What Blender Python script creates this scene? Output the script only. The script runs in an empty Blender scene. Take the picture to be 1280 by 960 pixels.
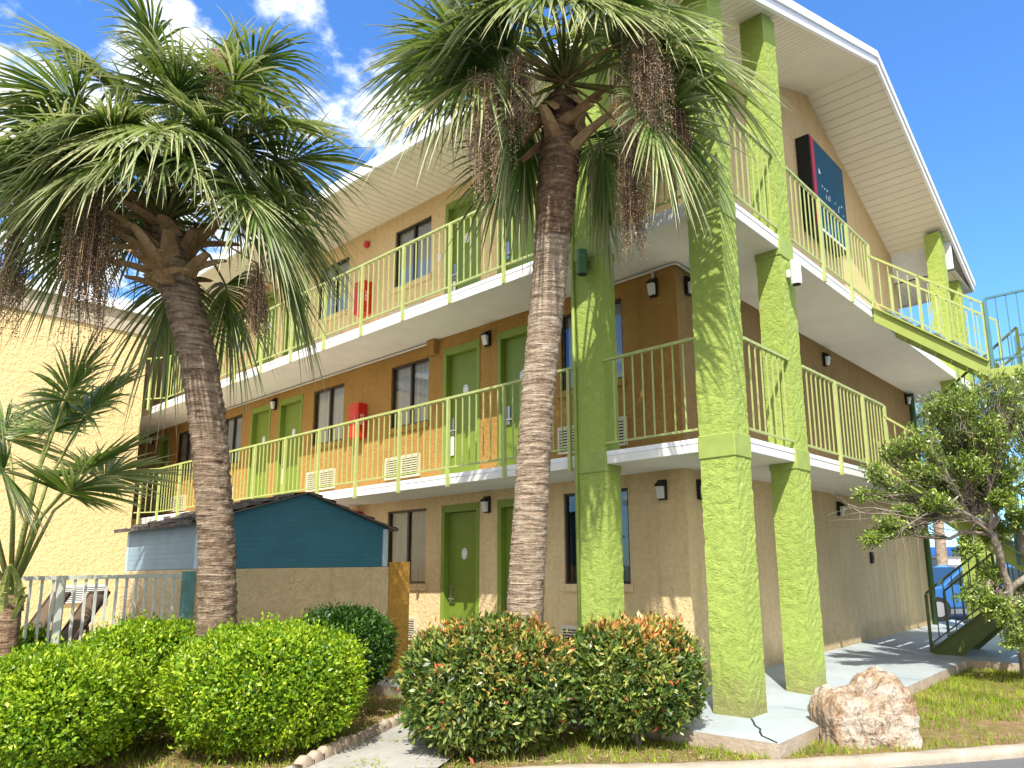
import bpy, math, random
import numpy as np
from mathutils import Vector, Matrix

rng = np.random.default_rng(11)
random.seed(5)
R = math.radians
scn = bpy.context.scene
COL = scn.collection

# ------------------------------------------------------------------ camera, sky, sun, exposure
CAM = np.array([4.45, -7.44, 1.4])
AX = np.array([[0.758777, 0.651132, -0.016850],      # image right
               [-0.133425, 0.130059, -0.982488],     # image down
               [-0.637538, 0.747737, 0.185563]])     # viewing direction
FPX, PX, PY = 912.2477, 702.255, 537.221
cam = bpy.data.cameras.new('camera')
camo = bpy.data.objects.new('camera', cam)
COL.objects.link(camo)
cam.sensor_fit = 'HORIZONTAL'
cam.sensor_width = 36.0
cam.lens = FPX / 1280 * 36
cam.shift_x = -(PX - 640) / 1280
cam.shift_y = (PY - 480) / 1280
cam.clip_end = 3000
cam.clip_start = 0.05
M3 = Matrix((AX[0], -AX[1], -AX[2])).transposed()
camo.matrix_world = Matrix.Translation(Vector(CAM)) @ M3.to_4x4()
scn.camera = camo

SUN_TRAVEL = Vector((-0.481, 0.639, -1.0)).normalized()
sun = bpy.data.lights.new('sun', 'SUN')
sun.energy = 4.4
sun.angle = R(0.5)
sun.color = (1.0, 0.955, 0.87)
suno = bpy.data.objects.new('sun', sun)
COL.objects.link(suno)
suno.rotation_euler = SUN_TRAVEL.to_track_quat('-Z', 'Y').to_euler()
suno.location = (20, -30, 40)

world = bpy.data.worlds.new('World')
scn.world = world
world.use_nodes = True
wn = world.node_tree
wn.nodes.clear()
def wnode(t, **k):
    n = wn.nodes.new(t)
    for a, b in k.items():
        setattr(n, a, b)
    return n
w_out = wnode('ShaderNodeOutputWorld')
w_bg = wnode('ShaderNodeBackground')
w_bg.inputs['Strength'].default_value = 0.15
sky = wnode('ShaderNodeTexSky', sky_type='NISHITA', sun_disc=False)
sky.sun_elevation = math.asin(-SUN_TRAVEL.z)
sky.sun_rotation = math.atan2(-SUN_TRAVEL.x, -SUN_TRAVEL.y)
sky.air_density = 1.0
sky.dust_density = 0.4
sky.ozone_density = 2.2
tc = wnode('ShaderNodeTexCoord')
sep = wnode('ShaderNodeSeparateXYZ')
wn.links.new(tc.outputs['Generated'], sep.inputs[0])
addz = wnode('ShaderNodeMath', operation='ADD'); addz.inputs[1].default_value = 0.22
wn.links.new(sep.outputs['Z'], addz.inputs[0])
mx = wnode('ShaderNodeMath', operation='MAXIMUM'); mx.inputs[1].default_value = 0.05
wn.links.new(addz.outputs[0], mx.inputs[0])
dx = wnode('ShaderNodeMath', operation='DIVIDE'); dy = wnode('ShaderNodeMath', operation='DIVIDE')
for n, s in ((dx, 'X'), (dy, 'Y')):
    wn.links.new(sep.outputs[s], n.inputs[0]); wn.links.new(mx.outputs[0], n.inputs[1])
cmb = wnode('ShaderNodeCombineXYZ')
wn.links.new(dx.outputs[0], cmb.inputs[0]); wn.links.new(dy.outputs[0], cmb.inputs[1])
nz = wnode('ShaderNodeTexNoise'); nz.inputs['Scale'].default_value = 5.2
nz.inputs['Detail'].default_value = 9; nz.inputs['Roughness'].default_value = 0.58
nz.inputs['Distortion'].default_value = 0.05
wn.links.new(cmb.outputs[0], nz.inputs['Vector'])
dot = wnode('ShaderNodeVectorMath', operation='DOT_PRODUCT')
cdir = Vector((-0.93, 0.36, 0.0)).normalized()          # the cloud bank lies over the courtyard side
dot.inputs[1].default_value = cdir
wn.links.new(tc.outputs['Generated'], dot.inputs[0])
bank = wnode('ShaderNodeMapRange'); bank.inputs['From Min'].default_value = 0.60; bank.inputs['From Max'].default_value = 0.84
bank.inputs['To Min'].default_value = -0.35; bank.inputs['To Max'].default_value = 0.08
wn.links.new(dot.outputs['Value'], bank.inputs['Value'])
dot2 = wnode('ShaderNodeVectorMath', operation='DOT_PRODUCT')
dot2.inputs[1].default_value = Vector((0.62, -0.72, 0.30)).normalized()      # unseen bank behind the camera, added to whiten and lift the fill
wn.links.new(tc.outputs['Generated'], dot2.inputs[0])
fill_bank = wnode('ShaderNodeMapRange'); fill_bank.inputs['From Min'].default_value = -0.05; fill_bank.inputs['From Max'].default_value = 0.5
fill_bank.inputs['To Min'].default_value = -0.35; fill_bank.inputs['To Max'].default_value = 0.22
wn.links.new(dot2.outputs['Value'], fill_bank.inputs['Value'])
bmax = wnode('ShaderNodeMath', operation='MAXIMUM')
wn.links.new(bank.outputs[0], bmax.inputs[0]); wn.links.new(fill_bank.outputs[0], bmax.inputs[1])
cs = wnode('ShaderNodeMath', operation='ADD')
wn.links.new(nz.outputs['Fac'], cs.inputs[0]); wn.links.new(bmax.outputs[0], cs.inputs[1])
cr = wnode('ShaderNodeMapRange', interpolation_type='SMOOTHSTEP')
cr.inputs['From Min'].default_value = 0.505; cr.inputs['From Max'].default_value = 0.645
wn.links.new(cs.outputs[0], cr.inputs['Value'])
tint = wnode('ShaderNodeMix', data_type='RGBA', blend_type='MULTIPLY'); tint.inputs['Factor'].default_value = 1
tint.inputs['B'].default_value = (0.52, 0.88, 1.28, 1)
wn.links.new(sky.outputs[0], tint.inputs['A'])
cmix = wnode('ShaderNodeMix', data_type='RGBA')
cmix.inputs['B'].default_value = (6.4, 6.6, 6.9, 1)
wn.links.new(cr.outputs[0], cmix.inputs['Factor'])
wn.links.new(tint.outputs['Result'], cmix.inputs['A'])
wn.links.new(cmix.outputs['Result'], w_bg.inputs['Color'])
wn.links.new(w_bg.outputs[0], w_out.inputs[0])

scn.view_settings.view_transform = 'Standard'
scn.view_settings.look = 'None'
scn.view_settings.gamma = 1
scn.view_settings.use_curve_mapping = False
scn.view_settings.exposure = 0.85
scn.cycles.max_bounces = 8
scn.cycles.transparent_max_bounces = 12
scn.cycles.caustics_reflective = False
scn.cycles.caustics_refractive = False


def at(px, py, depth):
    """photo pixel (1280 wide) and distance along the viewing direction -> world point (authoring aid)"""
    d = AX.T @ np.array([(px - PX) / FPX, (py - PY) / FPX, 1.0])
    return CAM + d * depth


# ------------------------------------------------------------------ materials
MATS = {}
class NT:
    def __init__(s, name):
        s.m = bpy.data.materials.new(name); s.m.use_nodes = True
        s.t = s.m.node_tree; s.t.nodes.clear()
        s.out = s.n('ShaderNodeOutputMaterial')
        s.tc = s.n('ShaderNodeTexCoord')
        MATS[name] = s.m
    def n(s, t, **k):
        nd = s.t.nodes.new(t)
        for a, b in k.items(): setattr(nd, a, b)
        return nd
    def l(s, a, b): s.t.links.new(a, b)
    def noise(s, scale, detail=4, rough=0.55, vec=None, dist=0.0, stretch=None):
        nd = s.n('ShaderNodeTexNoise'); nd.inputs['Scale'].default_value = scale
        nd.inputs['Detail'].default_value = detail; nd.inputs['Roughness'].default_value = rough
        nd.inputs['Distortion'].default_value = dist
        v = vec or s.tc.outputs['Object']
        if stretch:
            mp = s.n('ShaderNodeMapping'); mp.inputs['Scale'].default_value = stretch
            s.l(v, mp.inputs['Vector']); v = mp.outputs[0]
        s.l(v, nd.inputs['Vector']); return nd.outputs['Fac']
    def ramp(s, fac, stops, interp='LINEAR'):
        r = s.n('ShaderNodeValToRGB'); r.color_ramp.interpolation = interp
        e = r.color_ramp.elements
        while len(e) < len(stops): e.new(0.5)
        for el, (p, c) in zip(e, stops):
            el.position = p; el.color = (*c, 1) if len(c) == 3 else c
        s.l(fac, r.inputs['Fac']); return r.outputs['Color']
    def mix(s, fac, a, b, blend='MIX'):
        m = s.n('ShaderNodeMix', data_type='RGBA', blend_type=blend)
        for v, i in ((fac, 'Factor'), (a, 'A'), (b, 'B')):
            if isinstance(v, (int, float)): m.inputs[i].default_value = v
            elif isinstance(v, tuple): m.inputs[i].default_value = (*v, 1)
            else: s.l(v, m.inputs[i])
        return m.outputs['Result']
    def math(s, op, a, b):
        m = s.n('ShaderNodeMath', operation=op)
        for v, i in ((a, 0), (b, 1)):
            if isinstance(v, (int, float)): m.inputs[i].default_value = v
            else: s.l(v, m.inputs[i])
        return m.outputs[0]
    def mrange(s, v, a, b, c=0.0, d=1.0):
        m = s.n('ShaderNodeMapRange'); m.inputs['From Min'].default_value = a; m.inputs['From Max'].default_value = b
        m.inputs['To Min'].default_value = c; m.inputs['To Max'].default_value = d
        s.l(v, m.inputs['Value']); return m.outputs[0]
    def bsdf(s, color, rough=0.8, bump=None, strength=0.5, dist=0.02, metallic=0.0, spec=0.3, coat=0.0, normal=None):
        b = s.n('ShaderNodeBsdfPrincipled')
        if isinstance(color, tuple): b.inputs['Base Color'].default_value = (*color, 1)
        else: s.l(color, b.inputs['Base Color'])
        if isinstance(rough, (int, float)): b.inputs['Roughness'].default_value = rough
        else: s.l(rough, b.inputs['Roughness'])
        b.inputs['Metallic'].default_value = metallic
        b.inputs['Specular IOR Level'].default_value = spec
        b.inputs['Coat Weight'].default_value = coat
        if bump is not None:
            bp = s.n('ShaderNodeBump'); bp.inputs['Strength'].default_value = strength; bp.inputs['Distance'].default_value = dist
            s.l(bump, bp.inputs['Height']); s.l(bp.outputs[0], b.inputs['Normal'])
        s.l(b.outputs[0], s.out.inputs[0]); return b

def stucco(name, col, col2, bump_scale=26, strength=0.6, dist=0.02, streak=True, knock=False, stain=None, splash=False):
    t = NT(name)
    n1 = t.noise(1.3, 5, 0.6)
    n2 = t.noise(14, 4, 0.6)
    c = t.mix(t.mrange(n1, 0.3, 0.7), col, col2)
    c = t.mix(t.math('MULTIPLY', t.mrange(n2, 0.42, 0.66), 0.12 if knock else 0.45), c, tuple(x * 0.80 for x in col2))
    if streak:
        st = t.noise(3.0, 5, 0.65, stretch=(2.2, 2.2, 0.22))
        c = t.mix(t.math('MULTIPLY', t.mrange(st, 0.52, 0.74), 0.5), c, tuple(x * f for x, f in zip(col2, (0.66, 0.64, 0.6))))
    if stain:       # grey run-off marks on the far part of the wall
        sp = t.n('ShaderNodeSeparateXYZ'); t.l(t.tc.outputs['Object'], sp.inputs[0])
        g1 = t.mrange(t.noise(2.6, 6, 0.7, stretch=(3, 3, 0.16)), 0.42, 0.62)
        cl = t.n('ShaderNodeClamp'); t.l(t.mrange(sp.outputs['Y'], stain[0], stain[1]), cl.inputs[0])
        c2 = t.n('ShaderNodeClamp'); t.l(g1, c2.inputs[0])
        c = t.mix(t.math('MULTIPLY', t.math('MULTIPLY', cl.outputs[0], c2.outputs[0]), 0.42), c, (0.30, 0.27, 0.18))
    if splash:      # soil splashed up from the ground, scuffs
        sp = t.n('ShaderNodeSeparateXYZ'); t.l(t.tc.outputs['Object'], sp.inputs[0])
        cl = t.n('ShaderNodeClamp'); t.l(t.mrange(t.math('ADD', sp.outputs['Z'], t.math('MULTIPLY', t.noise(5, 6, 0.75), -0.9)), 0.0, -0.42), cl.inputs[0])
        c = t.mix(t.math('MULTIPLY', cl.outputs[0], 0.6), c, (0.22, 0.17, 0.10))
    fine = t.noise(bump_scale * 4, 3, 0.6)
    big = t.noise(bump_scale, 5, 0.62, dist=0.6)
    if knock:
        a1 = t.noise(bump_scale, 5, 0.6, dist=0.35, stretch=(1, 1, 1.7)); a2 = t.noise(bump_scale * 2.1, 5, 0.62, dist=0.3, stretch=(1, 1, 1.5))
        patch = t.mrange(t.noise(2.2, 3, 0.5), 0.35, 0.65, 0.25, 1.0)          # trowel passes: rougher and smoother areas
        m1 = t.n('ShaderNodeClamp'); t.l(t.mrange(a1, 0.36, 0.50), m1.inputs[0]); m2 = t.n('ShaderNodeClamp'); t.l(t.mrange(a2, 0.33, 0.46), m2.inputs[0])
        h = t.math('ADD', t.math('MULTIPLY', m1.outputs[0], patch), t.math('MULTIPLY', m2.outputs[0], 0.7))
        h = t.math('ADD', h, t.math('MULTIPLY', fine, 0.16))
    else:
        h = t.math('ADD', t.mrange(big, 0.35, 0.65), t.math('MULTIPLY', fine, 0.5))
    t.bsdf(c, 0.9, h, strength, dist, spec=0.15)

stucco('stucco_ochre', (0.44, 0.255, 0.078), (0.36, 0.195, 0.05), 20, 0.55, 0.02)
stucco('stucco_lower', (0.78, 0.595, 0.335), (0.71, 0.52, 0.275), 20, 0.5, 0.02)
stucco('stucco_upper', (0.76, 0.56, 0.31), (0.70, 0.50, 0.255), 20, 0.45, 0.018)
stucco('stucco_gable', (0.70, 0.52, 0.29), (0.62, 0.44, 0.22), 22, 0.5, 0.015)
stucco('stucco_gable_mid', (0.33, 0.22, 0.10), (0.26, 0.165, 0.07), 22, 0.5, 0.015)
stucco('stucco_gable_low', (0.78, 0.605, 0.35), (0.68, 0.51, 0.28), 22, 0.5, 0.015, stain=(4.8, 6.6), splash=True)
stucco('stucco_wing', (0.80, 0.615, 0.32), (0.735, 0.545, 0.265), 11, 0.5, 0.03, streak=False)
stucco('stucco_tan', (0.70, 0.54, 0.31), (0.61, 0.455, 0.25), 18, 0.7, 0.022)
stucco('stucco_orange', (0.60, 0.34, 0.075), (0.50, 0.265, 0.05), 20, 0.8, 0.025)
stucco('column_green', (0.34, 0.425, 0.10), (0.31, 0.395, 0.085), 15, 0.5, 0.02, streak=False, knock=True, splash=True)

def plain(name, col, rough=0.6, var=0.12, scale=6.0, spec=0.35, metallic=0.0, bump=0.0, coat=0.0):
    t = NT(name)
    a = t.noise(scale, 5, 0.6)
    c = t.mix(t.mrange(a, 0.35, 0.7), col, tuple(x * (1 - var) for x in col))
    t.bsdf(c, rough, t.noise(scale * 12, 3) if bump else None, bump, 0.005, spec=spec, metallic=metallic, coat=coat)

plain('door_green', (0.165, 0.235, 0.028), 0.45, 0.1)
plain('trim_green', (0.20, 0.275, 0.036), 0.5, 0.12)
plain('collar_green', (0.31, 0.39, 0.09), 0.7, 0.2, bump=0.2)
plain('rail_green', (0.42, 0.47, 0.16), 0.45, 0.15, 9)
plain('rail_teal_shaded', (0.09, 0.22, 0.25), 0.5, 0.15, 9)  # landing rail: its bluish shade against the sky is painted into the colour
plain('steel_green', (0.35, 0.42, 0.10), 0.5, 0.15, 4)
plain('steel_green_shaded', (0.10, 0.13, 0.035), 0.5, 0.2, 4)  # shaded copy of the stair green, the shade is in the colour
plain('pipe_green', (0.07, 0.16, 0.06), 0.45, 0.15)
plain('slab_white', (0.80, 0.78, 0.72), 0.8, 0.10, 2.2, spec=0.2, bump=0.2)
plain('frieze_beige', (0.46, 0.39, 0.29), 0.8, 0.12, 3)
plain('soffit_panel', (0.76, 0.71, 0.58), 0.65, 0.06, 2.0, spec=0.25)
plain('fascia_white', (0.83, 0.83, 0.82), 0.5, 0.05)
plain('roof_shingle', (0.30, 0.29, 0.27), 0.9, 0.3, 9, spec=0.1, bump=0.4)
plain('bronze', (0.028, 0.02, 0.014), 0.4, 0.2, spec=0.5)
plain('black_metal', (0.012, 0.012, 0.013), 0.4, 0.2)
plain('silver', (0.55, 0.55, 0.54), 0.28, 0.1, metallic=0.9)
plain('white_paint', (0.80, 0.80, 0.79), 0.5, 0.05)
plain('grey_white', (0.66, 0.66, 0.63), 0.5, 0.1)
plain('ring_grey', (0.35, 0.35, 0.35), 0.6, 0.1)
plain('grille_cream', (0.62, 0.56, 0.42), 0.6, 0.12, 8)
plain('grille_dark', (0.03, 0.022, 0.015), 0.7, 0.2)
plain('red_paint', (0.62, 0.02, 0.015), 0.35, 0.12, spec=0.5)
plain('lamp_lens', (0.72, 0.72, 0.68), 0.35, 0.12)
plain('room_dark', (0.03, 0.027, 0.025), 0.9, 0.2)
plain('brown_panel', (0.22, 0.10, 0.05), 0.6, 0.2)
plain('sign_navy', (0.006, 0.075, 0.125), 0.5, 0.2, 3, spec=0.2)
plain('sign_black', (0.008, 0.012, 0.016), 0.4, 0.2)
plain('sign_red', (0.55, 0.02, 0.05), 0.4, 0.1)
plain('fence_paint', (0.60, 0.60, 0.52), 0.6, 0.22, 14)
plain('teal_stucco', (0.13, 0.27, 0.25), 0.8, 0.3, 9, bump=0.5)
plain('blue_grey_trim', (0.42, 0.52, 0.58), 0.6, 0.1)
plain('sling_brown', (0.13, 0.085, 0.05), 0.8, 0.2, 20)
plain('frame_brown', (0.05, 0.03, 0.02), 0.5, 0.2)
plain('car_blue', (0.02, 0.13, 0.38), 0.2, 0.05, coat=1.0)
plain('rubber', (0.015, 0.015, 0.015), 0.8, 0.2)
plain('chrome_rim', (0.5, 0.5, 0.5), 0.3, 0.1, metallic=0.8)
plain('glass_dark', (0.02, 0.045, 0.07), 0.08, 0.1, spec=0.8)
plain('band_blue', (0.02, 0.10, 0.40), 0.6, 0.1)
plain('far_white', (0.72, 0.72, 0.70), 0.8, 0.1)

def siding(name, col, pitch):
    t = NT(name)
    sp = t.n('ShaderNodeSeparateXYZ'); t.l(t.tc.outputs['Object'], sp.inputs[0])
    saw = t.math('FRACT', t.math('MULTIPLY', sp.outputs['Z'], 1 / pitch), 0)
    c = t.mix(t.mrange(t.noise(5, 5), 0.35, 0.7), col, tuple(x * 0.86 for x in col))
    t.bsdf(c, 0.55, t.math('SUBTRACT', 1.0, saw), 0.8, 0.012, spec=0.3)
siding('siding_blue', (0.036, 0.145, 0.19), 0.06)
siding('siding_sunlit', (0.22, 0.31, 0.36), 0.06)  # lighter copy of the blue siding, sunlight painted into the colour
siding('siding_white', (0.78, 0.80, 0.80), 0.12)

t = NT('glass')
g = t.n('ShaderNodeBsdfGlossy'); g.inputs['Roughness'].default_value = 0.02
tr = t.n('ShaderNodeBsdfTransparent'); tr.inputs['Color'].default_value = (0.86, 0.90, 0.92, 1)
fr = t.n('ShaderNodeFresnel'); fr.inputs['IOR'].default_value = 1.5
ms = t.n('ShaderNodeMixShader')
t.l(t.math('ADD', fr.outputs[0], 0.06), ms.inputs[0]); t.l(tr.outputs[0], ms.inputs[1]); t.l(g.outputs[0], ms.inputs[2]); t.l(ms.outputs[0], t.out.inputs[0])
plain('curtain_white', (0.80, 0.77, 0.68), 0.9, 0.12, 3, spec=0.05)
plain('curtain_green', (0.34, 0.42, 0.34), 0.9, 0.15, 3, spec=0.05)

# wood shingle roof of the shed
t = NT('shed_shingle')
st = t.noise(6, 5, 0.6, stretch=(1, 5, 5))
t.bsdf(t.ramp(st, [(0.3, (0.07, 0.055, 0.045)), (0.7, (0.24, 0.20, 0.17))]), 0.9, st, 0.7, 0.03, spec=0.1)

# painted pad, path, asphalt, kerb
t = NT('pad_paint')
c = t.ramp(t.noise(1.6, 6, 0.62), [(0.3, (0.29, 0.335, 0.355)), (0.55, (0.355, 0.395, 0.41)), (0.75, (0.41, 0.435, 0.435))])
c = t.mix(t.math('MULTIPLY', t.mrange(t.noise(7, 6, 0.7), 0.55, 0.75), 0.5), c, (0.33, 0.34, 0.33))
t.bsdf(c, 0.55, t.noise(60, 4), 0.15, 0.01, spec=0.35)
t = NT('pad_edge')
t.bsdf(t.ramp(t.noise(5, 6, 0.65), [(0.3, (0.32, 0.24, 0.17)), (0.7, (0.45, 0.38, 0.30))]), 0.9, t.noise(30, 5), 0.5, 0.02)
t = NT('path_concrete')
c = t.ramp(t.noise(3, 6, 0.65), [(0.3, (0.28, 0.265, 0.235)), (0.7, (0.40, 0.385, 0.35))])
c = t.mix(t.mrange(t.noise(45, 3), 0.60, 0.72), c, (0.24, 0.22, 0.18))
t.bsdf(c, 0.9, t.noise(90, 4), 0.4, 0.01)
t = NT('asphalt')
c = t.ramp(t.noise(120, 3, 0.7), [(0.3, (0.085, 0.085, 0.088)), (0.65, (0.15, 0.15, 0.15)), (0.8, (0.25, 0.24, 0.23))])
c = t.mix(t.mrange(t.noise(0.7, 5), 0.4, 0.7), c, (0.12, 0.118, 0.115))
t.bsdf(c, 0.85, t.noise(160, 3), 0.4, 0.01)
t = NT('kerb_concrete')
c = t.ramp(t.noise(4, 6, 0.65), [(0.3, (0.30, 0.245, 0.185)), (0.65, (0.42, 0.37, 0.295))])
c = t.mix(t.mrange(t.noise(70, 3, 0.7), 0.58, 0.75), c, (0.20, 0.165, 0.12))
t.bsdf(c, 0.92, t.noise(80, 4, 0.7), 0.6, 0.015)
t = NT('edging_concrete')
c = t.ramp(t.noise(12, 5), [(0.3, (0.30, 0.23, 0.17)), (0.7, (0.42, 0.335, 0.25))])
t.bsdf(c, 0.92, t.noise(90, 4), 0.5, 0.01)

# garden soil with lawn patches
t = NT('garden_soil')
soil = t.ramp(t.noise(9, 6, 0.7), [(0.25, (0.13, 0.075, 0.04)), (0.5, (0.30, 0.18, 0.10)), (0.75, (0.46, 0.31, 0.18))])
soil = t.mix(t.mrange(t.noise(70, 3, 0.7), 0.5, 0.7), soil, (0.16, 0.10, 0.055))
grass = t.ramp(t.noise(24, 5, 0.7), [(0.3, (0.055, 0.10, 0.012)), (0.6, (0.14, 0.20, 0.03)), (0.8, (0.26, 0.27, 0.07))])
t.bsdf(t.mix(t.math('MULTIPLY', t.mrange(t.noise(1.5, 4, 0.6), 0.40, 0.62), t.mrange(t.noise(38, 4, 0.7), 0.36, 0.60, 0, 0.75)), soil, grass), 0.95, t.noise(50, 5, 0.7), 0.8, 0.03, spec=0.1)

def leafmat(name, stops, rough=0.45, trans=0.35, spec=0.4, edge=None):
    t = NT(name)
    a = t.n('ShaderNodeAttribute'); a.attribute_name = 'var'
    c = t.ramp(a.outputs['Fac'], stops)
    if edge:
        b = t.n('ShaderNodeAttribute'); b.attribute_name = 'tip'
        c = t.mix(t.mrange(b.outputs['Fac'], 0.30, 0.95, 0.0, 0.85), c, edge)
    p = t.n('ShaderNodeBsdfPrincipled'); t.l(c, p.inputs['Base Color'])
    p.inputs['Roughness'].default_value = rough; p.inputs['Specular IOR Level'].default_value = spec
    tl = t.n('ShaderNodeBsdfTranslucent')
    t.l(t.mix(0.35, c, (0.30, 0.36, 0.02)), tl.inputs['Color'])
    ms = t.n('ShaderNodeMixShader'); ms.inputs[0].default_value = trans
    t.l(p.outputs[0], ms.inputs[1]); t.l(tl.outputs[0], ms.inputs[2]); t.l(ms.outputs[0], t.out.inputs[0])

leafmat('leaf_boxwood', [(0.0, (0.06, 0.16, 0.008)), (0.3, (0.17, 0.32, 0.012)), (0.65, (0.33, 0.48, 0.018)), (1.0, (0.52, 0.62, 0.04))], 0.36, 0.36)
leafmat('leaf_dark', [(0.0, (0.015, 0.05, 0.008)), (0.5, (0.035, 0.10, 0.012)), (1.0, (0.09, 0.19, 0.02))], 0.35, 0.22, 0.5)
leafmat('leaf_photinia', [(0.0, (0.025, 0.065, 0.014)), (0.3, (0.085, 0.15, 0.025)), (0.56, (0.24, 0.30, 0.05)), (0.74, (0.44, 0.38, 0.09)),
                          (0.88, (0.52, 0.27, 0.07)), (1.0, (0.52, 0.11, 0.05))], 0.36, 0.22, 0.5)
leafmat('leaf_tree', [(0.0, (0.04, 0.09, 0.016)), (0.35, (0.15, 0.26, 0.03)), (0.68, (0.35, 0.46, 0.07)), (1.0, (0.56, 0.62, 0.18))], 0.33, 0.32, 0.55)
leafmat('frond', [(0.0, (0.032, 0.088, 0.020)), (0.38, (0.095, 0.185, 0.036)), (0.72, (0.23, 0.32, 0.075)), (0.9, (0.45, 0.45, 0.19)), (1.0, (0.66, 0.57, 0.34))],
        0.36, 0.36, 0.4, edge=(0.62, 0.60, 0.36))
leafmat('frond_dead', [(0.0, (0.16, 0.10, 0.045)), (1.0, (0.34, 0.24, 0.12))], 0.8, 0.2, 0.1)
leafmat('grass_blade', [(0.0, (0.11, 0.18, 0.015)), (0.4, (0.26, 0.36, 0.025)), (0.7, (0.44, 0.48, 0.07)), (1.0, (0.66, 0.54, 0.26))], 0.6, 0.35, 0.2)
leafmat('straw', [(0.0, (0.22, 0.13, 0.07)), (1.0, (0.58, 0.43, 0.25))], 0.8, 0.1, 0.1)
leafmat('berry', [(0.0, (0.05, 0.025, 0.02)), (0.45, (0.14, 0.08, 0.055)), (0.75, (0.36, 0.24, 0.17)), (1.0, (0.60, 0.46, 0.33))], 0.45, 0.05, 0.4)

def barkmat(name, c1, c2, c3, ring=16):
    t = NT(name)
    rg = t.noise(3.0, 5, 0.65, stretch=(1.4, 1.4, ring), dist=0.4)
    fb = t.noise(26, 5, 0.7, stretch=(1, 1, 0.5))
    c = t.ramp(t.math('ADD', t.math('MULTIPLY', rg, 0.7), t.math('MULTIPLY', fb, 0.3)), [(0.34, c1), (0.5, c2), (0.66, c3)])
    t.bsdf(c, 0.95, t.math('ADD', rg, t.math('MULTIPLY', fb, 0.6)), 1.0, 0.05, spec=0.1)
barkmat('palm_bark', (0.13, 0.085, 0.055), (0.40, 0.30, 0.21), (0.66, 0.55, 0.42), 12)
barkmat('palm_bark_brown', (0.085, 0.055, 0.037), (0.29, 0.205, 0.14), (0.54, 0.42, 0.30), 11)
barkmat('palm_bark_dark', (0.07, 0.042, 0.027), (0.23, 0.145, 0.09), (0.46, 0.33, 0.22), 9)
barkmat('bark_grey', (0.14, 0.11, 0.085), (0.30, 0.25, 0.20), (0.47, 0.42, 0.36), 0.5)
barkmat('boot_brown', (0.22, 0.125, 0.06), (0.42, 0.27, 0.14), (0.62, 0.45, 0.26), 0.4)
barkmat('stub_green', (0.20, 0.20, 0.06), (0.33, 0.36, 0.11), (0.48, 0.45, 0.24), 0.3)

t = NT('boulder_rock')
n1 = t.noise(3.2, 7, 0.68, dist=0.8); n2 = t.noise(11, 6, 0.7, dist=1.2, stretch=(1, 1, 0.5)); n3 = t.noise(40, 5, 0.7)
c = t.ramp(n1, [(0.30, (0.34, 0.20, 0.115)), (0.43, (0.50, 0.36, 0.235)), (0.55, (0.62, 0.52, 0.41)), (0.72, (0.72, 0.67, 0.59))])
c = t.mix(t.mrange(n2, 0.50, 0.62, 0, 0.8), c, (0.24, 0.135, 0.08))
c = t.mix(t.mrange(t.noise(22, 6, 0.75, stretch=(1, 1, 0.35)), 0.56, 0.66, 0, 0.7), c, (0.13, 0.085, 0.06))
t.bsdf(c, 0.9, t.math('ADD', t.math('ADD', n2, n1), t.math('MULTIPLY', n3, 0.4)), 1.0, 0.06, spec=0.15)

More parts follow.
